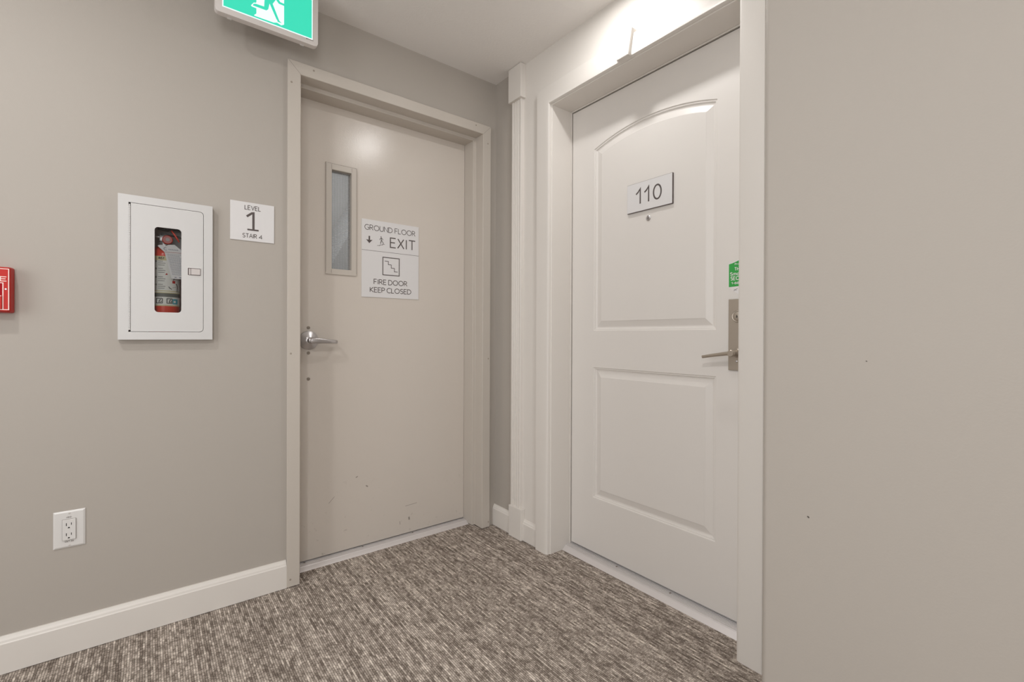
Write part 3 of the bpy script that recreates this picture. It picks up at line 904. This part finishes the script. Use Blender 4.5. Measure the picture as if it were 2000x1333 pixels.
# 110
s3 = thing('room_number_sign', (XD, -0.9118, 1.5788), 'white room number plate reading 110 with dark edges on the suite door', 'sign')
bm = B(); add_prism(bm, PB, [(0.8005, 1.5788), (1.0232, 1.5788), (1.0232, 1.7020), (0.8005, 1.7020)], XD - 0.0065, XD + 0.001)
obj('backing', bm, plain('sign_edge', (0.10, 0.075, 0.07, 1), 0.4), s3, label='dark backing plate')
bm = B(); add_prism(bm, PB, [(0.8012, 1.5800), (1.0222, 1.5800), (1.0222, 1.7010), (0.8012, 1.7010)], XD - 0.0072, XD - 0.0060)
obj('face', bm, M_SIGN, s3)
bm = B(); dd = XD - 0.0075
for u0, u1 in ((0.8475, 0.8690), (0.8905, 0.9112)):
    stroke(bm, PB, [(u0, 1.6535), (u0 + (u1 - u0) * 0.5, 1.6610), (u1, 1.6735), (u1, 1.6105)], 0.0068, dd)
stroke(bm, PB, arc(0.9532, 1.6415, 0.0180, 0.0290, 90, 450, 36), 0.0066, dd)
obj('lettering', bm, M_INK, s3)

# green sticker beside the lock
s4 = thing('security_sticker', (XD, -1.288, 1.205), 'green and white printed sticker above the lock of the suite door', 'sticker')
cu = 1.2885
wht = [(1.2500, 1.2240), (1.2600, 1.2170), (1.2740, 1.2060), (cu, 1.1980), (1.3030, 1.2060), (1.3170, 1.2170), (1.3270, 1.2240), (1.3270, 1.3108), (1.3160, 1.3125), (1.3030, 1.3160), (cu, 1.3225), (1.2740, 1.3160), (1.2610, 1.3125), (1.2500, 1.3108)]
bm = B(); add_prism(bm, PB, wht, XD - 0.0008, XD + 0.0004); obj('backing', bm, M_STICKWHITE, s4)
grn = [(1.2512, 1.2255), (1.2700, 1.2262), (cu, 1.2268), (1.3070, 1.2262), (1.3258, 1.2255), (1.3258, 1.3080), (1.3160, 1.3098), (1.3030, 1.3135), (cu, 1.3190), (1.2740, 1.3135), (1.2610, 1.3098), (1.2512, 1.3080)]
bm = B(); add_flat(bm, PB, grn, XD - 0.0010); obj('green_print', bm, M_GREEN, s4)
bm = B(); dd = XD - 0.0012
text(bm, PB, 'Pro', 1.2730, 1.2900, 1.3035, 0.0055, 0.0013, dd)
text(bm, PB, 'TH', 1.2722, 1.2880, 1.2835, 0.0105, 0.0022, dd, 0.3)
text(bm, PB, 'Smart', 1.2562, 1.3030, 1.2665, 0.0110, 0.0021, dd)
text(bm, PB, 'SEC', 1.2582, 1.2865, 1.2500, 0.0118, 0.0023, dd, 0.22)
text(bm, PB, '1-888', 1.2610, 1.2960, 1.2350, 0.0072, 0.0015, dd)
obj('lettering', bm, M_STICKWHITE, s4)
bm = B()
stroke(bm, PB, [(1.2690, 1.2110), (1.2760, 1.2150), (1.2830, 1.2195)], 0.0012, dd)
stroke(bm, PB, [(1.2700, 1.2160), (1.2760, 1.2150), (1.2790, 1.2115)], 0.0009, dd)
obj('scribble', bm, M_INK, s4)

# ------------------------------------------------------------------ lit running-man exit sign
EX0, EX1, EZ0, EZ1, EY = -1.3345, -0.9855, 2.1990, 2.4000, -0.145
ex = thing('exit_sign', ((EX0 + EX1) / 2, -0.1325, EZ0), 'lit green running-man exit sign hanging under the ceiling', 'exit sign')
bm = B()
t = bmesh.new()
a = [t.verts.new(PA(u, v, EY)) for u, v in rrect(EX0, EX1, EZ0, EZ1, 0.012)]
b = [t.verts.new(PA(u, v, EY + 0.026)) for u, v in rrect(EX0, EX1, EZ0, EZ1, 0.012)]
n = len(a)
t.faces.new(a); t.faces.new(b[::-1])
for i in range(n): t.faces.new((a[i], b[i], b[(i + 1) % n], a[(i + 1) % n]))
fe = [e for e in t.edges if (e.verts[0] in a and e.verts[1] in a) or (e.verts[0] in b and e.verts[1] in b)]
bmesh.ops.bevel(t, geom=fe, offset=0.003, segments=3, profile=0.5, affect='EDGES')
merge(bm, t)
obj('housing', bm, M_HOUSING, ex, True)
bm = B(); add_box(bm, -1.24, -1.08, -0.150, -0.115, EZ1 - 0.002, CEIL - 0.001, 0.003); obj('canopy', bm, M_HOUSING, ex)
bm = B()                                   # two small clips on the underside
for u in (-1.288, -1.040):
    bm = B(); add_box(bm, u - 0.007, u + 0.007, -0.126, -0.117, EZ0 - 0.0015, EZ0 + 0.003); obj('clip', bm, M_PLASTIC, ex)
FX0, FX1, FZ0, FZ1 = -1.3125, -1.0060, 2.2200, 2.3790
bm = B(); add_prism(bm, PA, [(FX0, FZ0), (FX1, FZ0), (FX1, FZ1), (FX0, FZ1)], EY - 0.0006, EY + 0.001)
face = obj('sign_face', bm, M_LITWHITE, ex, label='lit white face border')
bm = B(); add_flat(bm, PA, [(FX0 + .0035, FZ0 + .0035), (FX1 - .0035, FZ0 + .0035), (FX1 - .0035, FZ1 - .0035), (FX0 + .0035, FZ1 - .0035)], EY - 0.0009)
obj('green_field', bm, M_LITGREEN, face)
bm = B()
add_flat(bm, PA, [(-1.2045, 2.2395), (-1.2120, 2.2310), (-1.2108, 2.2285), (-1.1464, 2.2298), (-1.1350, 2.2345), (-1.1200, 2.2300), (-1.1103, 2.2370), (-1.1103, 2.3690), (-1.2045, 2.3690)], EY - 0.0012)
add_flat(bm, PA, [(-1.2225, 2.2620), (-1.2195, 2.2590), (-1.2030, 2.2585), (-1.2030, 2.2830), (-1.2075, 2.2775), (-1.2126, 2.2768)], EY - 0.0013)
obj('doorway_symbol', bm, M_LITWHITE, face)
bm = B(); dd = EY - 0.0016
add_flat(bm, PA, [(-1.2165, 2.2640), (-1.1713, 2.2648), (-1.1650, 2.2720), (-1.1605, 2.2955), (-1.1367, 2.2456), (-1.1340, 2.2440), (-1.1330, 2.2385), (-1.1180, 2.2385), (-1.1269, 2.2445), (-1.1500, 2.2990), (-1.1388, 2.3194), (-1.1290, 2.3087), (-1.1103, 2.3083), (-1.1103, 2.3165), (-1.1240, 2.3170), (-1.1400, 2.3390), (-1.1520, 2.3450), (-1.1700, 2.3440), (-1.1860, 2.3380), (-1.1990, 2.3200), (-1.1930, 2.3160), (-1.1820, 2.3290), (-1.1690, 2.3310), (-1.1775, 2.3040), (-1.1789, 2.2763), (-1.2070, 2.2744), (-1.2140, 2.2710)], dd)
add_flat(bm, PA, [(-1.1690 + 0.0088 * math.cos(a), 2.3570 + 0.0088 * math.sin(a)) for a in [2 * PI * k / 20 for k in range(20)]], dd)
obj('running_figure', bm, M_LITGREEN, face)
bm = B()
x = -1.0295
for i in range(9):                          # tiny unreadable maker's print
    wch = 0.0018 + 0.0006 * ((i * 7) % 3)
    stroke(bm, PA, [(x, 2.2172), (x + wch, 2.2172)], 0.0022 if i else 0.0050, EY - 0.0002)
    x += wch + 0.0006
obj('fine_print', bm, M_INK, ex)

# ------------------------------------------------------------------ extinguisher cabinet
cb = thing('extinguisher_cabinet', (-1.4653, 0.0, 1.0288), 'white recessed steel fire extinguisher cabinet with a narrow window in its door', 'cabinet')
CY0 = -0.025
OX0, OX1, OZ0, OZ1 = -1.6015, -1.3295, 1.0288, 1.5280
DX0, DX1, DZ0_, DZ1_ = -1.5735, -1.3575, 1.0560, 1.5020
bm = B()
cor = (0, 1, 1, 0)
o_ = [(OX0, OZ0)]
inner = rrect(DX0, DX1, DZ0_, DZ1_, 0.013, 6, (0, 1, 1, 0))
def to_rect(pts):
    out = []
    cu, cv = (DX0 + DX1) / 2, (DZ0_ + DZ1_) / 2
    for u, v in pts:                       # push each inner point out to the rectangular rim
        au = 1 if u > cu else -1; av = 1 if v > cv else -1
        out.append((OX1 if au > 0 else OX0, OZ1 if av > 0 else OZ0))
    return out
add_ring(bm, PA, to_rect(inner), inner, CY0, CY0 + 0.002)
add_ring(bm, PA, [(OX0, OZ0), (OX1, OZ0), (OX1, OZ1), (OX0, OZ1)], [(OX0 + .002, OZ0 + .002), (OX1 - .002, OZ0 + .002), (OX1 - .002, OZ1 - .002), (OX0 + .002, OZ1 - .002)], CY0 + 0.0005, -0.0003)
bmesh.ops.remove_doubles(bm, verts=bm.verts[:], dist=1e-5)
obj('trim_rim', bm, M_WHITE, cb)
bm = B()                                    # recessed tub
add_box(bm, CBX0 + .002, CBX0 + .004, CY0 + .003, 0.118, CBZ0 + .002, CBZ1 - .002)
add_box(bm, CBX1 - .004, CBX1 - .002, CY0 + .003, 0.118, CBZ0 + .002, CBZ1 - .002)
add_box(bm, CBX0 + .004, CBX1 - .004, CY0 + .003, 0.118, CBZ0 + .002, CBZ0 + .004)
add_box(bm, CBX0 + .004, CBX1 - .004, CY0 + .003, 0.118, CBZ1 - .004, CBZ1 - .002)
add_box(bm, CBX0 + .002, CBX1 - .002, 0.118, 0.120, CBZ0 + .002, CBZ1 - .002)
obj('tub', bm, M_TUB, cb)
bm = B()                                    # door leaf with a rounded window
g = 0.0014
leaf = rrect(DX0 + 0.006, DX1 - g, DZ0_ + g, DZ1_ - g, 0.012, 6, (0, 1, 1, 0))
WX0, WX1, WZ0, WZ1 = -1.5022, -1.4250, 1.1262, 1.4278
win = rrect(WX0, WX1, WZ0, WZ1, 0.011, 6)
t = bmesh.new()
e_ = []
for d in (CY0 + 0.0003,):
    for pl in (leaf, win):
        vs_ = [t.verts.new(PA(u, v, d)) for u, v in pl]
        e_ += [t.edges.new((vs_[i], vs_[(i + 1) % len(vs_)])) for i in range(len(vs_))]
bmesh.ops.triangle_fill(t, use_beauty=True, edges=e_)
ext = bmesh.ops.extrude_face_region(t, geom=t.faces[:])
bmesh.ops.translate(t, vec=(0, 0.0035, 0), verts=[v for v in ext['geom'] if isinstance(v, bmesh.types.BMVert)])
merge(bm, t)
leafo = obj('cabinet_door', bm, M_WHITE, cb)
bm = B(); add_prism(bm, PA, rrect(WX0 - .004, WX1 + .004, WZ0 - .004, WZ1 + .004, 0.012), CY0 + 0.0045, CY0 + 0.0062)
obj('window_pane', bm, M_GLASS, leafo)
bm = B()                                    # piano hinge
add_lathe(bm, (DX0 + 0.0028, CY0 + 0.0006, DZ0_ + 0.006), (0, 0, 1), [(0.0021, 0), (0.0021, DZ1_ - DZ0_ - 0.012)], 12)
k_ = 0
zz = DZ0_ + 0.006
while zz < DZ1_ - 0.012:
    add_lathe(bm, (DX0 + 0.0028, CY0 + 0.0004, zz), (0, 0, 1), [(0.0023, 0), (0.0028, 0.0006), (0.0028, 0.0060), (0.0023, 0.0066)], 10)
    zz += 0.0078
obj('piano_hinge', bm, M_WHITE, cb, True)
bm = B()                                    # latch: dark bezel and pull paddle
add_prism(bm, PA, rrect(-1.4075, -1.3650, 1.2620, 1.2935, 0.0015, 3), CY0 - 0.0008, CY0 + 0.001)
lat = obj('latch', bm, M_PLASTIC, leafo)
bm = B(); add_prism(bm, PA, rrect(-1.4058, -1.3668, 1.2648, 1.2912, 0.001, 3), CY0 - 0.0012, CY0)
obj('latch_recess', bm, plain('latch_recess_grey', (0.085, 0.06, 0.06, 1), 0.5), leafo)
bm = B(); add_box(bm, -1.3962, -1.3682, CY0 - 0.0040, CY0, 1.2668, 1.2888, 0.001)
add_box(bm, -1.4025, -1.3975, CY0 - 0.0030, CY0, 1.2665, 1.2885, 0.0006)
obj('latch_paddle', bm, plain('latch_paddle_grey', (0.56, 0.52, 0.51, 1), 0.4), leafo)

# fire extinguisher standing in the cabinet
AX, AY, AR = -1.4729, 0.0475, 0.0467
fe_ = thing('fire_extinguisher', (AX, AY, CBZ0 + 0.004), 'red fire extinguisher standing inside the white cabinet', 'fire extinguisher')
bm = B()
zb = CBZ0 + 0.004
add_lathe(bm, (AX, AY, zb), (0, 0, 1), [(0.038, 0), (0.044, 0.003), (AR, 0.010), (AR, 1.335 - zb), (0.0450, 1.346 - zb), (0.0390, 1.357 - zb), (0.026, 1.366 - zb), (0.0150, 1.370 - zb), (0.0145, 1.376 - zb)], 48)
obj('cylinder', bm, M_EXTRED, fe_, True)
def PC(u, v, d):                            # wrap u (metres from the front middle line) round the cylinder
    r = AR + 0.0004 - d; a = u / AR
    return Vector((AX + r * math.sin(a), AY - r * math.cos(a), v))
bm = B()
PC_REF[0] = PC
def band(z0, z1, mi, a=0.062):
    for i in range(20):
        u0, u1 = -a + 2 * a * i / 20, -a + 2 * a * (i + 1) / 20
        bm.faces.new([bm.verts.new(PC(u, v, 0)) for u, v in ((u0, z0), (u1, z0), (u1, z1), (u0, z1))]).material_index = mi
band(1.3146, 1.3300, 1); band(1.2060, 1.3146, 0); band(1.2030, 1.2060, 1); band(1.1995, 1.2030, 0); band(1.1965, 1.1995, 1)
band(1.1830, 1.1965, 2); band(1.1540, 1.1830, 0); band(1.1500, 1.1540, 1)
lbl = obj('instruction_label', bm, [M_LABEL, M_YELLOW, M_LGREY], fe_, True, label='printed instruction label')
bm = B(); dd = -0.0003
text(bm, PC, 'INST', -0.0175, -0.0010, 1.3185, 0.0075, 0.0019, dd)
for zt in (1.3110, 1.2847, 1.2546, 1.2275):
    stroke(bm, PC, arc(-0.0258, zt - 0.0005, 0.0018, 0.0024, 90, 450, 10), 0.0014, dd)
    for r_ in range(3):
        u = -0.0195; e = u + 0.013 + 0.004 * ((r_ * 5 + int(zt * 1000)) % 3)
        while u < e:
            stroke(bm, PC, [(u, zt - 0.0070 * r_ - 0.001), (u + 0.0011, zt - 0.0070 * r_ + 0.0014), (u + 0.0020, zt - 0.0070 * r_ - 0.001)], 0.0008, dd)
            u += 0.0024
stroke(bm, PC, [(0.0115, 1.2205), (0.0150, 1.2150), (0.0215, 1.2115)], 0.0026, dd)       # small figure aiming a hose
stroke(bm, PC, [(0.0375, 1.2330), (0.0400, 1.2290), (0.0430, 1.2230), (0.0425, 1.2150)], 0.0036, dd)
stroke(bm, PC, [(0.0415, 1.2170), (0.0400, 1.2030)], 0.0018, dd)
stroke(bm, PC, [(0.0435, 1.2170), (0.0455, 1.2030)], 0.0018, dd)
stroke(bm, PC, [(0.0390, 1.2220), (0.0230, 1.2170)], 0.0009, dd)
stroke(bm, PC, [(0.0275, 1.2440), (0.0275, 1.2490), (0.0340, 1.2500)], 0.0022, dd)
for u, wd in ((-0.0244, 0.0178), (0.0066, 0.0158)):                   # class pictograms
    stroke(bm, PC, [(u, 1.1605), (u + wd, 1.1605), (u + wd, 1.1765), (u, 1.1765), (u, 1.1605)], 0.0026, dd)
    stroke(bm, PC, [(u + wd * .45, 1.1620), (u + wd * .5, 1.1690), (u + wd * .75, 1.1740)], 0.0030, dd)
    stroke(bm, PC, [(u + wd * .70, 1.1620), (u + wd * .85, 1.1680)], 0.0024, dd)
    for i in range(5):
        stroke(bm, PC, [(u + 0.002 + i * 0.003, 1.1800), (u + 0.0038 + i * 0.003, 1.1800)], 0.0016, dd)
obj('printing', bm, plain('label_ink', (0.10, 0.10, 0.095, 1), 0.6), lbl)
def patch(bm, u0, u1, v0, v1, d):
    m = max(1, math.ceil((u1 - u0) / 0.003))
    for i in range(m):
        a_, b_ = u0 + (u1 - u0) * i / m, u0 + (u1 - u0) * (i + 1) / m
        bm.faces.new([bm.verts.new(PC(u, v, d)) for u, v in ((a_, v0), (b_, v0), (b_, v1), (a_, v1))])
bm = B(); patch(bm, 0.0240, 0.0440, 1.1575, 1.1765, dd); obj('cyan_print', bm, M_CYAN, lbl)
bm = B(); patch(bm, 0.0275, 0.0355, 1.1625, 1.1700, dd - 0.0003); obj('white_print', bm, M_LABEL, lbl)
bm = B(); patch(bm, 0.0230, 0.0335, 1.2335, 1.2430, dd); obj('red_print', bm, M_RED, lbl)
bm = B(); add_flat(bm, PC, [(0.0010, 1.2630), (0.0090, 1.2630), (0.0060, 1.2695)], dd - 0.0003); obj('red_print', bm, M_RED, lbl)
# valve, gauge, handles, hose
bm = B()
add_lathe(bm, (AX, AY, 1.370), (0, 0, 1), [(0.0150, 0), (0.0165, 0.004), (0.0165, 0.014), (0.0135, 0.018), (0.0135, 0.040), (0.0110, 0.045)], 24)
add_box(bm, AX - 0.016, AX + 0.016, AY - 0.013, AY + 0.013, 1.388, 1.412, 0.003)
add_lathe(bm, (AX - 0.014, AY - 0.004, 1.404), (-1, 0, 0), [(0.0075, 0), (0.0075, 0.016), (0.0055, 0.019)], 18)
obj('valve', bm, M_VALVE, fe_, True)
bm = B()
add_lathe(bm, (-1.4650, AY - 0.012, 1.3900), (0, -1, 0), [(0.0060, 0), (0.0070, 0.018), (0.0145, 0.023), (0.0160, 0.027), (0.0160, 0.036), (0.0145, 0.038), (0.0132, 0.0365)], 30)
gg = obj('pressure_gauge', bm, M_EXTRED, fe_, True, label='red-rimmed pressure gauge')
bm = B(); add_lathe(bm, (-1.4650, AY - 0.0485, 1.3900), (0, -1, 0), [(0.0134, 0), (0.0134, 0.0006), (0.0, 0.0006)], 26)
obj('dial', bm, plain('dial_pink', (0.50, 0.16, 0.15, 1), 0.4), gg)
bm = B(); add_lathe(bm, (-1.4645, AY - 0.0491, 1.3905), (0, -1, 0), [(0.0062, 0), (0.0062, 0.0004), (0.0, 0.0004)], 20)
obj('dial_centre', bm, plain('dial_grey', (0.42, 0.37, 0.36, 1), 0.4), gg)
bm = B()
lever_bar(bm, [(AX - 0.020, AY, 1.434), (AX + 0.01, AY, 1.432), (AX + 0.06, AY, 1.447), (AX + 0.095, AY, 1.464)], [(0.003, 0.010)] * 4)
lever_bar(bm, [(AX - 0.010, AY, 1.418), (AX + 0.03, AY, 1.414), (AX + 0.075, AY, 1.402)], [(0.003, 0.010)] * 3)
obj('carry_handle', bm, M_HOSE, fe_, True)
bm = B(); add_tube(bm, [(-1.4535, 0.000, 1.4240), (-1.4440, -0.004, 1.4090), (-1.4360, -0.004, 1.3950), (-1.4310, 0.000, 1.3850)], [0.002, 0.0034, 0.0032, 0.002], 10)
obj('pull_pin_strap', bm, M_EXTRED, fe_, True)
bm = B(); add_tube(bm, [(AX - 0.030, AY - 0.004, 1.404), (AX - 0.048, AY - 0.002, 1.398), (AX - 0.058, AY + 0.004, 1.370), (AX - 0.060, AY + 0.012, 1.30), (AX - 0.060, AY + 0.014, 1.20)], 0.0065, 12)
obj('hose', bm, M_HOSE, fe_, True)

# inspection tag hung on the gauge
tg = thing('inspection_tag', (-1.447, -0.006, 1.250), 'white paper inspection tag hung in front of the fire extinguisher', 'tag')
TX, TZ = -1.4741, 1.3439                     # hangs with a lean: every row starts a little further right
def PT(u, v, d): return Vector((TX + u - v * 0.2225, -0.006 + d, TZ + v))
shape = [(-0.0155, 0.0201), (-0.0094, 0.0240), (0.0365, 0.0295), (0.0511, 0.0129), (0.0600, 0.0010), (0.0560, -0.0944), (0.0, -0.0944), (0.0, 0.0)]
bm = B(); add_prism(bm, PT, shape, 0.0, 0.0006); obj('card', bm, M_TAG, tg)
bm = B(); dd = -0.0003
text(bm, PT, 'C', 0.0010, 0.0090, 0.0070, 0.0090, 0.0018, dd)
for i in range(6):
    stroke(bm, PT, [(0.014 + i * 0.0050, 0.0080), (0.0160 + i * 0.0050, 0.0125), (0.0175 + i * 0.0050, 0.0080)], 0.0010, dd)
v = -0.0060
while v > -0.0800:
    e = 0.050 - 0.004 * (int(-v * 2000) % 3)
    u = 0.0060
    while u < e:
        wv = 0.0016 + 0.0010 * (int((u + 1) * 9000 - v * 7000) % 3)
        stroke(bm, PT, [(u, v), (u + wv, v)], 0.0015, dd)
        u += wv + 0.0009
    v -= 0.0043
for u in (0.010, 0.024, 0.038):
    stroke(bm, PT, [(u, -0.0890), (u + 0.0060, -0.0890)], 0.0026, dd)
obj('printing', bm, M_TAGINK, tg)
bm = B(); stroke(bm, PT, [(0.002, 0.0005), (0.054, 0.0005)], 0.0022, dd); obj('red_line', bm, plain('tag_pink', (0.62, 0.40, 0.40, 1), 0.6), tg)
bm = B(); add_tube(bm, [PT(0.008, 0.022, 0.0003), (-1.4655, -0.007, 1.3700), (-1.4660, -0.005, 1.3722)], 0.0009, 8)
obj('tie', bm, M_HOSE, tg)

# ------------------------------------------------------------------ electrical outlet
ou = thing('electrical_outlet', (-1.7228, 0.0, 0.3480), 'white duplex electrical outlet low on the taupe wall', 'outlet')
bm = B()
t = bmesh.new()
OUT = [(-1.7612, .3480), (-1.6842, .3480), (-1.6842, .4682), (-1.7612, .4682)]
a = [t.verts.new(PA(u, v, -0.0003)) for u, v in OUT]
b = [t.verts.new(PA(u, v, -0.0025)) for u, v in OUT]
q = 0.0048
c = [t.verts.new(PA(u + (q if i in (0, 3) else -q), v + (q if i < 2 else -q), -0.0050)) for i, (u, v) in enumerate(OUT)]
for A_, B_ in ((a, b), (b, c)):
    for i in range(4): t.faces.new((A_[i], A_[(i + 1) % 4], B_[(i + 1) % 4], B_[i]))
t.faces.new(c); t.faces.new(a[::-1])
merge(bm, t)
obj('cover_plate', bm, M_PLASTIC, ou)
bm = B(); add_prism(bm, PA, rrect(-1.7402, -1.7062, .3735, .4420, 0.0015, 3), -0.0064, -0.0058); obj('gap', bm, plain('outlet_gap', (0.30, 0.27, 0.26, 1), 0.6), ou)
bm = B(); add_prism(bm, PA, rrect(-1.7392, -1.7070, .3745, .4410, 0.0015, 3), -0.0095, -0.0055, bev=0.0008)
rec = obj('receptacle', bm, M_PLASTIC, ou)
for zc in (0.4210, 0.3880):
    bm = B()
    add_prism(bm, PA, rrect(-1.7303, -1.7285, zc - 0.0000, zc + 0.0092, 0.0006, 2), -0.0099, -0.0090)
    add_prism(bm, PA, rrect(-1.7183, -1.7167, zc + 0.0012, zc + 0.0090, 0.0006, 2), -0.0099, -0.0090)
    add_prism(bm, PA, arc(-1.7235, zc - 0.0085, 0.0026, 0.0042, 0, 180, 10), -0.0099, -0.0090)
    obj('slots', bm, M_BLACK, rec)
bm = B()
text(bm, PA, 'HD2', -1.7295, -1.7180, 0.4462, 0.0036, 0.0007, -0.0065)
text(bm, PA, 'CKT', -1.7330, -1.7215, 0.3668, 0.0040, 0.0008, -0.0065)
text(bm, PA, '26', -1.7190, -1.7125, 0.3668, 0.0040, 0.0008, -0.0065)
obj('lettering', bm, plain('grey_ink', (0.16, 0.14, 0.135, 1), 0.6), ou)
for v in (0.4600, 0.3560):
    fixed_screw(ou, PA, -1.7228, v, -0.0060, 0.0026, plain('white_screw', (0.60, 0.57, 0.55, 1), 0.4), 0.0006)

# ------------------------------------------------------------------ fire alarm pull station
fa = thing('fire_alarm_pull_station', (-1.889, 0.0, 1.111), 'red fire alarm pull station with white print at the left edge of the wall', 'fire alarm')
FA0, FA1, FB0, FB1, FY = -1.9300, -1.8482, 1.1115, 1.2515, -0.047
bm = B()
t = bmesh.new()
a = [t.verts.new(PA(u, v, -0.0003)) for u, v in rrect(FA0, FA1, FB0, FB1, 0.005, 4)]
b = [t.verts.new(PA(u, v, -0.032)) for u, v in rrect(FA0 + .001, FA1 - .001, FB0 + .001, FB1 - .001, 0.005, 4)]
c = [t.verts.new(PA(u, v, FY + 0.003)) for u, v in rrect(FA0 + .0035, FA1 - .0035, FB0 + .0035, FB1 - .0035, 0.004, 4)]
d = [t.verts.new(PA(u, v, FY)) for u, v in rrect(FA0 + .0055, FA1 - .0055, FB0 + .0060, FB1 - .0050, 0.003, 4)]
for A_, B_ in ((a, b), (b, c), (c, d)):
    n = len(A_)
    for i in range(n): t.faces.new((A_[i], A_[(i + 1) % n], B_[(i + 1) % n], B_[i]))
t.faces.new(d); t.faces.new(a[::-1])
merge(bm, t)
obj('body', bm, M_RED, fa, True)
bm = B()
dd = FY - 0.0004
bx0, bx1, bz0, bz1 = FA0 + 0.0060, FA1 - 0.0036, 1.1192, 1.2445
bx0 = 2 * -1.8891 - bx1
add_ring(bm, PA, [(bx0, bz0), (bx1, bz0), (bx1, bz1), (bx0, bz1)], [(bx0 + .0022, bz0 + .0022), (bx1 - .0022, bz0 + .0022), (bx1 - .0022, bz1 - .0022), (bx0 + .0022, bz1 - .0022)], dd, dd + 0.0003)
hx1 = -1.8636; hx0 = 2 * -1.8891 - hx1
for pl in ([(hx0 + .0012, bz0 + .0022), (hx0 + .0012, 1.2022)], [(hx1 - .0012, bz0 + .0022), (hx1 - .0012, 1.2022)], [(hx0 + .0024, 1.2010), (hx1 - .0024, 1.2010)]):
    stroke(bm, PA, pl, 0.0024, dd)
obj('white_border', bm, M_PALEPINK, fa)
bm = B()
text(bm, PA, 'FIRE', -1.9208, -1.8576, 1.2066, 0.0128, 0.0024, dd, 0.30)
obj('lettering', bm, M_PALEPINK, fa)
bm = B(); add_box(bm, hx0 + .0026, hx1 - .0026, FY - 0.0002, FY + 0.002, 1.1640, 1.1996); obj('finger_recess', bm, M_DARKRED, fa)
bm = B(); add_box(bm, hx0 + .0030, hx1 - .0030, FY - 0.0045, FY + 0.002, 1.1222, 1.1620, 0.001); hd = obj('pull_handle', bm, M_RED, fa)
bm = B(); stroke(bm, PA, [(hx0 + .004, 1.1612), (hx1 - .004, 1.1612)], 0.0018, FY - 0.0048)
text(bm, PA, 'PULL', -1.9080, -1.8702, 1.1370, 0.0110, 0.0024, FY - 0.0048, 0.3)
obj('lettering', bm, M_PALEPINK, hd)
fixed_screw(fa, PA, -1.8590, 1.1825, FY, 0.0026, M_STEEL, 0.0014)

# ------------------------------------------------------------------ recessed ceiling lights
names = ['recessed ceiling downlight right in front of the suite door', 'recessed ceiling downlight over the corridor left of the exit sign', 'recessed ceiling downlight over the corridor beside and behind the viewer']
proto = None
for (lx, ly), lab in zip(LAMP_SPOTS, names):
    if proto is None:
        rl = thing('recessed_light', (lx, ly, CEIL), lab, 'ceiling light', 'recessed ceiling downlights')
        bm = B(); add_lathe(bm, (lx, ly, CEIL), (0, 0, -1), [(0.078, 0), (0.078, 0.002), (0.070, 0.005), (0.058, 0.006), (0.056, 0.001)], 40, cap=False); obj('trim_ring', bm, M_WHITE, rl, True)
        bm = B(); add_lathe(bm, (lx, ly, CEIL - 0.0005), (0, 0, -1), [(0.057, 0), (0.057, 0.002), (0.0, 0.002)], 40); obj('lens', bm, M_LENS, rl)
        proto = rl
    else:
        r_ = proto.copy(); r_.location = (lx, ly, CEIL); r_['label'] = lab; COL.objects.link(r_)
        for ch in list(proto.children):
            c_ = ch.copy(); c_.parent = r_; COL.objects.link(c_)
